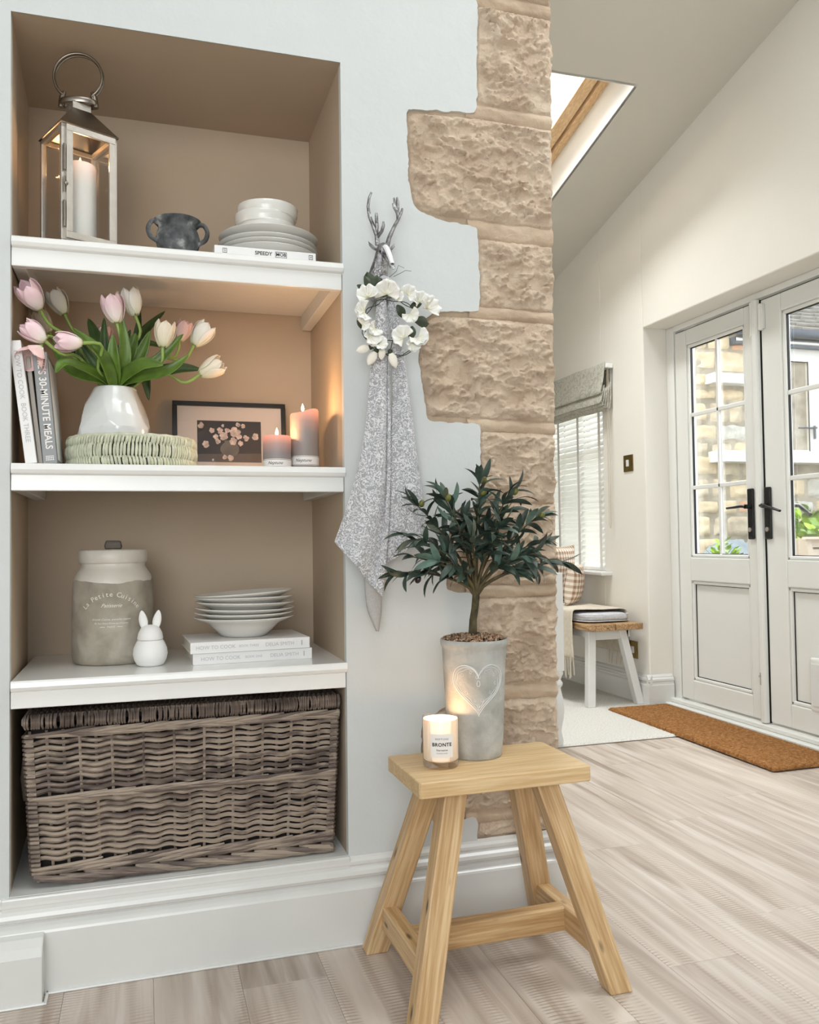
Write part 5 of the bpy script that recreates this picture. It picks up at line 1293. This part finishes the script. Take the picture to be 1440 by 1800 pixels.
# ============================================================ TULIPS
def petal_grid(Lp, Rp, openk, tipw):
    m = MB()
    def fn(u, v):
        a = (u-.5)*2.0*(1.02-.30*v)          # angular half width
        w_ = math.sin(PI*min(1, v*.86+.06))**.6
        r = Rp*(math.sin(PI*(.10+.62*v))**.8)*(1+openk*v*v)
        aa = a*w_*(1 if v < .97 else .55)
        lip = .0012*math.sin(u*14)*v**3
        return (r*math.sin(aa), -r*math.cos(aa)-lip, Lp*v-.05*Lp*abs(u-.5)*v*2)
    m.grid(fn, 10, 12); return m
PM = {}
def tulip(i, kind, base, tip, label, dim=False):
    base, tip = Vector(base), Vector(tip)
    v0 = Vector((-.066, 2.205, 1.31))
    rs_ = random.Random(100+i)
    t = thing('tulip', label, 'flower', (base.x, base.y, base.z), group='tulips in the white vase')
    d = (tip-base); Lh = max(.056, min(.070, d.length)); q = align(d, rs_.uniform(0, 6))
    mt = {'pink': 'petal_pink', 'white': 'petal_white', 'cream': 'petal_cream', 'blush': 'petal_blush'}[kind]
    for ring_ in (0, 1):
        key = (mt, ring_)
        for k in range(3):
            op = (.05 if ring_ else .16)+(.9 if kind == 'blush' and i == 6 else 0)
            if key not in PM or (kind == 'blush' and i == 6 and k == 0):
                o = petal_grid(.060 if ring_ else .057, .0205 if ring_ else .0225, op, 0).obj('petal', mt, t, sharp=85, solid=.0006)
                if not (i == 6): PM[key] = o
                cur = o
            else:
                src = PM.get(key, None) if i != 6 else cur
                o = src.copy(); COL.objects.link(o); o.parent = t
            o.matrix_local = q @ Matrix.Rotation(2*PI*k/3+(PI/3 if ring_ else 0)+rs_.uniform(-.12, .12), 4, 'Z') @ Matrix.Rotation(rs_.uniform(-.06, .05)-(.0 if ring_ else .03), 4, 'X') @ Matrix.Scale(Lh/.060, 4)
    # stem curves from the vase mouth into the base of the head
    a = v0+Vector((rs_.uniform(-.018, .018), rs_.uniform(-.018, .014), -.08)); mth = v0+Vector(((base.x-v0.x)*.16, (base.y-v0.y)*.12, .02))
    c1 = mth.lerp(base, .45)+Vector((0, 0, .028 if abs(base.x-v0.x) > .09 else .004))
    c2 = base-d.normalized()*.045
    P4 = [a, mth, c1, c2, base+d.normalized()*.002]
    pts = [crom(P4, k/14) for k in range(15)]
    m = MB(); m.tube([p-base for p in pts], [.0038]*13+[.0042, .0052], 9); m.obj('stem', 'stem', t)
    return t
TU = [('pink', (-.227, 2.11, 1.500), (-.258, 2.07, 1.548), 'pink tulip highest at the far left of the vase, above the books'),
('white', (-.188, 2.28, 1.533), (-.218, 2.27, 1.590), 'pale tulip in shade behind the upper left pink one'),
('pink', (-.060, 2.14, 1.484), (-.074, 2.13, 1.552), 'upright pink tulip rising above the centre of the vase'),
('white', (-.019, 2.19, 1.517), (-.037, 2.18, 1.583), 'upright white tulip beside the central pink one'),
('pink', (-.212, 2.075, 1.418), (-.257, 2.055, 1.451), 'pink tulip leaning left with a long open petal above the books'),
('pink', (-.135, 2.09, 1.421), (-.192, 2.07, 1.420), 'pink and white tulip pointing left over the grey cookbook'),
('blush', (-.222, 2.075, 1.402), (-.243, 2.05, 1.366), 'drooping wide open blush tulip in front of the book spines'),
('cream', (.045, 2.15, 1.434), (.053, 2.14, 1.499), 'cream cup shaped tulip right of the vase centre'),
('white', (.122, 2.22, 1.459), (.160, 2.21, 1.516), 'white tulip leaning right above the framed print'),
('cream', (.134, 2.17, 1.376), (.190, 2.15, 1.406), 'cream tulip lying out farthest to the right'),
('blush', (-.102, 2.35, 1.470), (-.096, 2.34, 1.525), 'shaded blush tulip at the back behind the leaves'),
('cream', (-.231, 2.37, 1.505), (-.262, 2.36, 1.560), 'shaded yellowish tulip at the back between the left flowers'),
('blush', (.094, 2.36, 1.500), (.112, 2.35, 1.555), 'shaded pink tulip at the back by the right white one')]
tul = [tulip(i, *a) for i, a in enumerate(TU)]
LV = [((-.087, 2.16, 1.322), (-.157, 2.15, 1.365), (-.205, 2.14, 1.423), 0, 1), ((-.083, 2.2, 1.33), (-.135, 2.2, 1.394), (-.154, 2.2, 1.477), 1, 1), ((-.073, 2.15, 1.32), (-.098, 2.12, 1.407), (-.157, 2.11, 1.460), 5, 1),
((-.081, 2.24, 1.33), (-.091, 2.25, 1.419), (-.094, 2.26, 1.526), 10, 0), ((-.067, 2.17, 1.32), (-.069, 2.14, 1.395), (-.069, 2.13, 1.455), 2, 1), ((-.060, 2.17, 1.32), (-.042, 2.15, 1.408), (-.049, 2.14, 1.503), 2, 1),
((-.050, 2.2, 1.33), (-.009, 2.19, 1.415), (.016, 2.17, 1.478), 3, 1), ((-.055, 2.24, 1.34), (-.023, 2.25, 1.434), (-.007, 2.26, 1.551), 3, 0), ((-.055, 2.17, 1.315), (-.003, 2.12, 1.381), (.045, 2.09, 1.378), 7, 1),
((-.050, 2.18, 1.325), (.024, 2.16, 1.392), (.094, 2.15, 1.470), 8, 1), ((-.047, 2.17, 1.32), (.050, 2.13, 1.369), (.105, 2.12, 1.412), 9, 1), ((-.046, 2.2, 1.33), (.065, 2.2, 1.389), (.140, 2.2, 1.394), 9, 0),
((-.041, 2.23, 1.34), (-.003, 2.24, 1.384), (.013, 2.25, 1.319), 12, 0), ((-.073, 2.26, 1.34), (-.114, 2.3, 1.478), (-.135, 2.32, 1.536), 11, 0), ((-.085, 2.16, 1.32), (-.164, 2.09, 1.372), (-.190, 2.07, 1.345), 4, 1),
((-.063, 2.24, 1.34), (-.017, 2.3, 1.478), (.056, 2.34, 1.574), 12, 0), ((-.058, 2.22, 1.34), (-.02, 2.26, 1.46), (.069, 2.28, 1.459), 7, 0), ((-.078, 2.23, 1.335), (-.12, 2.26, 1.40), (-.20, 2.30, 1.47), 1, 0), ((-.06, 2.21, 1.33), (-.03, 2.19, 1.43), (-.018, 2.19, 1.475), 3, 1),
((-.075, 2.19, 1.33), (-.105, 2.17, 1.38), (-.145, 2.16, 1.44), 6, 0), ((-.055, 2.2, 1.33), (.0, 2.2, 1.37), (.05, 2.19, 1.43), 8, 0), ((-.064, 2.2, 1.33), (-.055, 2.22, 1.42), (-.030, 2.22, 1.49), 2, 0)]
for i, (a, b_, c, ti, lt) in enumerate(LV):
    a, b_, c = Vector(a), Vector(b_), Vector(c); par = tul[ti]; o3 = Vector(par.location)
    wmax = .0165 if lt else .0150
    up = Vector((0, -1, .35)).normalized()
    vc = Vector((-.066, 2.205, 0)); dd_ = Vector((a.x-vc.x, a.y-vc.y, 0))
    a = Vector((vc.x+dd_.x*.62, vc.y+dd_.y*.62, 1.343)); a0 = Vector((vc.x+dd_.x*.35, vc.y+dd_.y*.35, 1.27))
    def fn(u, v):
        p = crom([a0, a, b_, c], .18+.82*v); p2 = crom([a0, a, b_, c], min(1, .18+.82*v+.02)); tg = (p2-p)
        if tg.length < 1e-6: tg = (c-b_)
        tg.normalize(); sd = tg.cross(up).normalized(); nn = sd.cross(tg)
        w_ = wmax*math.sin(PI*min(1, .03+v*.96))**.9*(1 if v < .99 else .1)
        tw = .5*math.sin(i*2.1)*v
        s_ = (u-.5)*2
        return p+sd*(s_*w_*math.cos(tw))+nn*(abs(s_)**1.6*w_*.45+s_*w_*math.sin(tw))-o3
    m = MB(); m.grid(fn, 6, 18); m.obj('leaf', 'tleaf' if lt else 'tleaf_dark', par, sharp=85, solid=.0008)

# ============================================================ SEAT CORNER
BN = thing('bench', 'narrow bench with rustic oak top and white painted splayed legs under the window', 'bench', (2.54, 4.95, 0))
for k, (xa, xb) in enumerate(((-.175, -.012), (-.008, .165))):
    m = MB()
    c_ = .035 if k == 0 else 0
    m.prism([(xa+c_, -.69), (xb, -.69), (xb, .75), (xa, .75), (xa, -.69+c_)] if k == 0 else [(xa, -.69), (xb, -.69), (xb, .75), (xa, .75)], .432, .468, 'z')
    m.obj('top_board', MAT.setdefault('oak_y', wood('rustic_oak_board', (198, 164, 120), (126, 92, 58), 'y')), BN, bevel=.003)
m = MB(); m.box(-.12, .11, -.62, -.60, .375, .432); m.box(-.12, .11, .64, .66, .375, .432); m.obj('end_rail', 'gloss', BN)
m = MB(); m.box(-.13, -.11, -.62, .66, .385, .432); m.obj('side_rail', 'gloss', BN); m = MB(); m.box(.10, .12, -.62, .66, .385, .432); m.obj('side_rail', 'gloss', BN)
for (tx, ty, fx0, fy0) in ((-.118, -.595, -.157, -.645), (.07, -.60, .152, -.652), (-.118, .62, -.157, .66), (.07, .62, .152, .66)):
    m = MB(); s_ = .023
    vs = [(fx0+a*s_, fy0+b_*s_, .0) for a, b_ in ((-1, -1), (1, -1), (1, 1), (-1, 1))]+[(tx+a*s_, ty+b_*s_, .432) for a, b_ in ((-1, -1), (1, -1), (1, 1), (-1, 1))]
    m.add(vs, [(3, 2, 1, 0), (4, 5, 6, 7), (0, 1, 5, 4), (1, 2, 6, 5), (2, 3, 7, 6), (3, 0, 4, 7)]); m.obj('leg', 'gloss', BN, bevel=.003, loc=(0, 0, .008 if True else 0))
SC = thing('seat_cushion', 'flat pale grey piped cushion on the end of the bench', 'cushion', (2.535, 4.80, .4685))
m = MB()
def cush(u, v):
    a = 2*PI*u; n_ = 6; ca, sa = math.cos(a), math.sin(a)
    e = lambda c: math.copysign(abs(c)**(2/n_), c)
    t = PI*(v-.5); rad = abs(math.cos(t))**.25; zz = .027+.027*math.copysign(abs(math.sin(t))**.6, math.sin(t))+(.004*math.cos(t*2) if False else 0)
    return (.163*e(ca)*rad, .46*e(sa)*rad, zz+.002*fbm((ca*3, sa*3, v*3)))
m.grid(cush, 72, 16); m.obj('pad', 'greyfab', SC, sharp=80, weld=True)
m = MB()
for zz in (.010, .046): m.tube([(.165*math.copysign(abs(math.cos(a))**(1/3), math.cos(a)), .462*math.copysign(abs(math.sin(a))**(1/3), math.sin(a)), zz) for a in [2*PI*i/72 for i in range(73)]], .003, 6)
m.obj('piping', 'greyfab', SC)
m = MB(); m.tube([(-.165, -.30, .006), (-.182, -.30, .004), (-.186, -.30, -.03), (-.175, -.305, -.055), (-.15, -.30, -.075)], .0022, 6); m.obj('tie', 'cordm', SC)
TH = thing('throw_blanket', 'cream wool throw with tasselled fringe draped over the bench cushion', 'blanket', (2.54, 4.64, 0))
def thr(u, v):
    # v runs from the room-side hem, over the seat, to the wall side
    prof_ = [(-.205, .27), (-.203, .38), (-.198, .50), (-.183, .538), (-.12, .542), (.02, .541), (.13, .538), (.162, .52), (.172, .46), (.176, .40), (.174, .33), (.17, .27)]
    p = crom([(a, b_, 0) for a, b_ in prof_], v)
    y = -.21+.46*u+(.08*(v-.4) if v < .5 else 0)-.13*max(0, .35-v)*0
    return (p.x+.006*math.sin(u*14)*(abs(v-.5)*1.6), y+.01*math.sin(v*9), p.y+.004*fbm((u*4, v*5, 0)))
m = MB(); m.grid(thr, 30, 60); m.obj('cloth', 'throw', TH, solid=.006, sharp=85)
m = MB(); rs = random.Random(2)
for k in range(22):
    u = (k+.5)/22; p = Vector(thr(u, 0)); dx = rs.uniform(-.006, .006); m.tube([p+Vector((0, 0, .01)), p+Vector((dx, .004, -.04)), p+Vector((dx*2, rs.uniform(-.008, .008), -.10-rs.uniform(0, .03)))], [.0045, .0038, .003], 5)
tag(m.obj('fringe', 'throw', TH), kind='stuff')
for k in range(5):
    u = .06+.10*k; p = Vector(thr(u, 1)); m = MB(); m.tube([p+Vector((0, 0, .01)), p+Vector((.0, .004, -.03)), p+Vector((-.004, .01*(k % 2), -.075))], [.004, .0035, .003], 5); m.obj('far_tassel', 'throw', TH)
def pillow(name, label, loc, rot, s):
    t = thing(name, label, 'cushion', loc); t.rotation_euler = rot
    m = MB()
    def fn(u, v):
        U, V_ = u*2-1, v*2-1; h_ = .055*(max(0, (1-U*U)*(1-V_*V_)))**.45; pin = 1-.07*(abs(U)**3*abs(V_)**0)*(1-V_*V_)-.0
        return (0, U*s*(1-.06*(1-V_*V_)*U*U), V_*s*(1-.06*(1-U*U)*V_*V_)), h_
    for sg in (-1, 1): m.grid(lambda u, v: (sg*fn(u, v)[1]+.002*fbm((u*5, v*5, sg)), fn(u, v)[0][1], s+fn(u, v)[0][2]), 24, 24)
    m.obj('cover', 'gingham', t, sharp=80, weld=True); return t
pillow('scatter_cushion', 'brown gingham cushion standing on the bench behind the throw', (2.52, 4.76, .545), (0, .14, -.75), .125)
pillow('scatter_cushion', 'second gingham cushion farther back against the window', (2.58, 5.06, .53), (0, .1, -.9), .190)
NP = thing('turned_post', 'white turned wooden post seen just past the stone corner', 'post', (1.817, 3.58, .006))
m = MB(); m.box(-.024, .024, -.024, .024, .34, .79); m.obj('square_block', 'gloss', NP, bevel=.003)
m = MB(); m.lathe([(0, .0), (.018, .0), (.022, .02), (.014, .06), (.017, .09), (.024, .12), (.028, .16), (.024, .21), (.015, .25), (.013, .262), (.022, .275), (.023, .285), (.014, .30), (.02, .315), (.027, .328), (.024, .342), (0, .342)], 28); m.obj('turned_shaft', 'gloss', NP)
NP.rotation_euler = (0, 0, .0)

# doormat
DM = thing('doormat', 'long brown coir doormat in front of the garden doors', 'doormat', (2.61, 3.54, .004), math.radians(-.5))
def mat_(u, v):
    x, y = -.185+.37*u, -.655+1.31*v
    e = min(min(u, 1-u)*.37, min(v, 1-v)*1.31); h_ = .017*sstep(-.002, .008, e)
    return (x+.0022*fbm((y*40, u*3, 1))*(e < .01), y+.003*fbm((x*40, v, 2))*(e < .01), h_+.0022*fbm((x*90, y*90, 3))*sstep(0, .01, e)+.004*fbm((x*4, y*3, 5))*0)
m = MB(); m.grid(mat_, 90, 300); m.obj('pile', 'coir', DM, sharp=80)
m = MB(); rs = random.Random(9)
for i in range(900):
    s_ = rs.random()*3.36
    if s_ < 1.31: x, y, dx, dy = -.184, -.655+s_, -1, 0
    elif s_ < 2.62: x, y, dx, dy = .184, -.655+s_-1.31, 1, 0
    elif s_ < 2.99: x, y, dx, dy = -.185+s_-2.62, -.654, 0, -1
    else: x, y, dx, dy = -.185+s_-2.99, .654, 0, 1
    L_ = rs.uniform(.002, .006); z = rs.uniform(.004, .015)
    m.tube([(x, y, z), (x+dx*L_+rs.uniform(-.002, .002), y+dy*L_+rs.uniform(-.002, .002), z+rs.uniform(-.002, .003))], [.0009, .0005], 3)
tag(m.obj('edge_fibres', 'coir_fringe', DM), kind='stuff')

# ============================================================ GARDEN OUTSIDE THE DOORS
def rock(sx, sy, sz, seed, n=4):
    m = MB(); rs_ = random.Random(seed)
    def proj_(u, v):
        # front face and rounded returns
        x = (u-.5)*sx; z = (v-.5)*sz
        e = min(min(u, 1-u)*sx, min(v, 1-v)*sz); k = sstep(0, .035, e)
        return (x*(1-.0)+.012*fbm((v*3, seed, 1)), sy*(1-k)*.55-.02*k*(.4+fbm((x*7, z*7, seed), 3)), z+.012*fbm((u*3, seed, 7)))
    m.grid(proj_, 8, 6); return m
GW = struct(MB().box(4.93, 7.6, 6.84, 7.1, -.2, 2.95).box(4.93, 5.6, 6.84, 7.1, 2.9, 4.2).obj('wall_garden', 'extmortar'), 'rough stone cottage wall across the garden')
rs = random.Random(12); z = .25; rr_ = 0
while z < 2.95:
    hgt = rs.choice([.13, .17, .21, .26, .15]); x = 4.93; first_ = True
    while x < 7.3:
        w_ = rs.uniform(.16, .46) if not first_ else (.17 if rr_ % 2 else .27)
        if first_ and False: pass
        if not (x+w_ > 5.98 and z+hgt > 1.66 and x < 6.75):
            k = 1 if (first_ and rs.random() < .8) else rs.choice([0, 0, 0, 1, 1, 1, 3, 2, 0, 3])
            rock(w_-.014, .05, hgt-.014, rs.randint(0, 9999)).obj('stone', 'ext%d' % k, GW, loc=(x+w_/2, 6.828+rs.uniform(-.012, .01), z+hgt/2), sharp=80)
        x += w_; first_ = False
    z += hgt; rr_ += 1
while z < 4.1:
    hgt = rs.choice([.16, .22]); x = 4.93
    while x < 5.5: 
        w_ = rs.uniform(.2, .34); rock(w_-.014, .05, hgt-.014, rs.randint(0, 9999)).obj('stone', 'ext1', GW, loc=(x+w_/2, 6.828, z+hgt/2), sharp=80); x += w_
    z += hgt
m = MB(); m.box(5.065, 5.62, 6.70, 6.86, 2.382, 2.476); m.obj('sill', 'sillstone', GW, bevel=.006)
m = MB(); m.box(5.085, 6.9, 6.66, 6.86, 1.640, 1.747); m.obj('sill', 'sillstone', GW, bevel=.006)
GN = thing('window_2', 'white casement window in the stone cottage wall', 'window', (5.97, 6.84, 1.75)); GN['kind'] = 'structure'; del GN['category']
m = MB(); m.box(0, .9, -.03, .10, 0, .03); m.box(0, .9, -.03, .10, .90, 1.02); m.box(0, .012, -.03, .10, .03, .90); m.box(.26, .41, -.03, .10, .03, .90); m.box(.84, .9, -.03, .1, .03, .9); m.box(.41, .84, -.03, .1, .42, .46); m.obj('window_frame', 'upvc', GN)
m = MB(); m.box(.258, .266, -.035, -.028, .02, .9); m.box(.41, .416, -.035, -.028, .03, .9); m.box(0, .26, -.035, -.028, .89, .896); m.obj('seal', 'gasket', GN)
m = MB(); m.box(.01, .90, .02, .03, .03, .9); m.obj('pane', 'glass', GN)
m = MB(); m.grid(lambda u, v: (.0+.26*u, .09+.012*math.sin(u*30+2*fbm((u*3, v*3, 0))), .03+.87*v), 40, 10); m.obj('voile', 'curtain', GN); m = MB(); m.box(0, .9, .2, .21, 0, 1); m.obj('dark_room', 'curtain', GN)
m = MB(); m.tube([(.13, -.04, .245), (.34, -.045, .25)], .009, 6); m.tube([(.315, -.045, .27), (.315, -.045, .14)], .012, 6); m.obj('window_handle', 'gutter', GN)
RF = thing('roof', 'stone slate roof with dark gutter over the cottage window', 'roof', (6.3, 6.8, 2.93))
m = MB(); m.box(-.95, 1.4, -.06, .06, -.16, -.09); m.obj('soffit', 'gutter', RF)
m = MB(); m.tube([(-.95, -.10, -.035), (1.4, -.10, -.035)], .05, 12); m.obj('gutter', 'gutter', RF)
m = MB(); m.tube([(-.95, -.06, -.12), (1.4, -.06, -.12)], .016, 8); m.obj('pipe', 'upvc', RF)
sls = None; rs = random.Random(6)
for r in range(9):
    x = -.95
    while x < 1.3:
        w_ = rs.uniform(.16, .30)
        m = MB(); m.box(0, w_-.008, -.04, .14, 0, .022); m.obj('slate', 'slate', RF, loc=(x, -.10+r*.085, .01+r*.062+rs.uniform(-.003, .003)), rot=(math.radians(24), 0, rs.uniform(-.02, .02)))
        x += w_
m = MB(); m.box(2.9, 3.75, -3, 9, -.2, -.05); m.box(3.75, 9, -3, 12, -.2, .62); struct(m.obj('ground', 'ground'), 'garden terrace outside the doors')
# planter of boards
PT = thing('planter', 'cream slatted trough planter with tapering sides outside the doors', 'planter', (4.40, 4.62, .622))
for k in range(5):
    z0 = .02+k*.058; i0, i1 = .235+.10*z0/.3, .235+.10*(z0+.055)/.3
    m = MB(); m.prism([(-i0, z0), (i0, z0), (i1, z0+.055), (-i1, z0+.055)], -.10-.04*z0/.3-.012, -.10-.04*z0/.3, 'y'); m.obj('board', 'planter', PT, bevel=.002)
for s in (-1, 1):
    m = MB(); m.add([(s*.24, -.13, 0), (s*.28, -.13, 0), (s*.38, -.17, .31), (s*.34, -.17, .31), (s*.24, .12, 0), (s*.28, .12, 0), (s*.38, .16, .31), (s*.34, .16, .31)], [(0, 1, 2, 3), (4, 7, 6, 5), (0, 3, 7, 4), (1, 5, 6, 2), (3, 2, 6, 7), (0, 4, 5, 1)]); m.obj('end_panel', 'planter', PT)
m = MB(); m.box(-.33, .33, -.14, .14, .24, .27); m.obj('compost', 'ground', PT)
m = MB(); m.box(-.39, .39, -.19, -.15, .305, .32); m.obj('top_rim', 'planter', PT)
def leafy(name, label, loc, R_, H_, n, mats, lw=.03, up=.8):
    t = thing(name, label, 'plant', loc); rs_ = random.Random(int(loc[0]*1000)); st = MB(); pr = []
    for mt in mats:
        m = MB(); m.grid(lambda u, v: ((u-.5)*lw*2*math.sin(PI*min(1, v*.95+.04))**.8, .3*lw*abs(u-.5)-.25*lw*3*v*v, lw*3.2*v), 3, 5); pr.append((m, mt))
    f_ = {}
    for i in range(n):
        a = rs_.uniform(0, 2*PI); r = R_*rs_.random()**.6; hh_ = H_*(.3+.7*rs_.random())*(1-.5*r/R_)
        p = Vector((r*math.cos(a), r*math.sin(a), hh_)); j = rs_.randrange(len(mats))
        if i % 4 == 0: st.tube([(0, 0, 0), p*.6, p], [.004, .003, .002], 4)
        d = Vector((math.cos(a)*.8, math.sin(a)*.8, up+rs_.uniform(-.5, .5)))
        if j not in f_: f_[j] = pr[j][0].obj('leaf', pr[j][1], t, sharp=85); o = f_[j]
        else: o = f_[j].copy(); COL.objects.link(o)
        o.matrix_local = Matrix.Translation(p) @ align(d, rs_.uniform(-1, 1)) @ Matrix.Scale(rs_.uniform(.7, 1.3), 4)
    st.obj('stems', 'limedark', t); return t
leafy('planted_greens', 'lime green leaves growing over the cream trough', (4.42, 4.62, .88), .30, .16, 90, ['lime', 'limedark'], .03)
leafy('garden_perennial', 'tall lime green leafy plant behind the planter', (5.05, 5.55, .62), .26, .62, 150, ['lime', 'limedark'], .035)
leafy('garden_perennial', 'clump of long mid green leaves at the foot of the cottage wall', (5.72, 6.3, .62), .3, .55, 120, ['limedark', 'lime'], .045, 1.4)
leafy('garden_shrub', 'small bright lime shrub at the foot of the garden wall', (4.62, 6.05, .62), .13, .32, 110, ['lime'], .018, 1)
CS = thing('covered_heap', 'blue grey plastic sheet over a heap in the garden', 'sheet', (5.0, 6.44, .62))
m = MB(); m.grid(lambda u, v: ((u-.5)*.7, (v-.5)*.5, .30*math.sin(PI*u)**.7*math.sin(PI*v)**.6+.03*fbm((u*5, v*5, 1))+.02*abs(fbm((u*11, v*9, 4)))), 24, 18); m.obj('sheet', 'sheet', CS, sharp=20)
# beyond the bay window
leafy('garden_bush', 'bright green bush seen through the slatted blind', (4.2, 7.6, .1), .55, 1.5, 280, ['lime', 'limedark'], .07)
m = MB(); m.box(4.2, 4.9, 9.6, 10.2, -.2, 3.2); o = m.obj('wall_neighbour', MAT.setdefault('buff', plain('buff_render', (222, 196, 150), .9)), None); struct(o, 'buff coloured wall seen through the slatted blind')
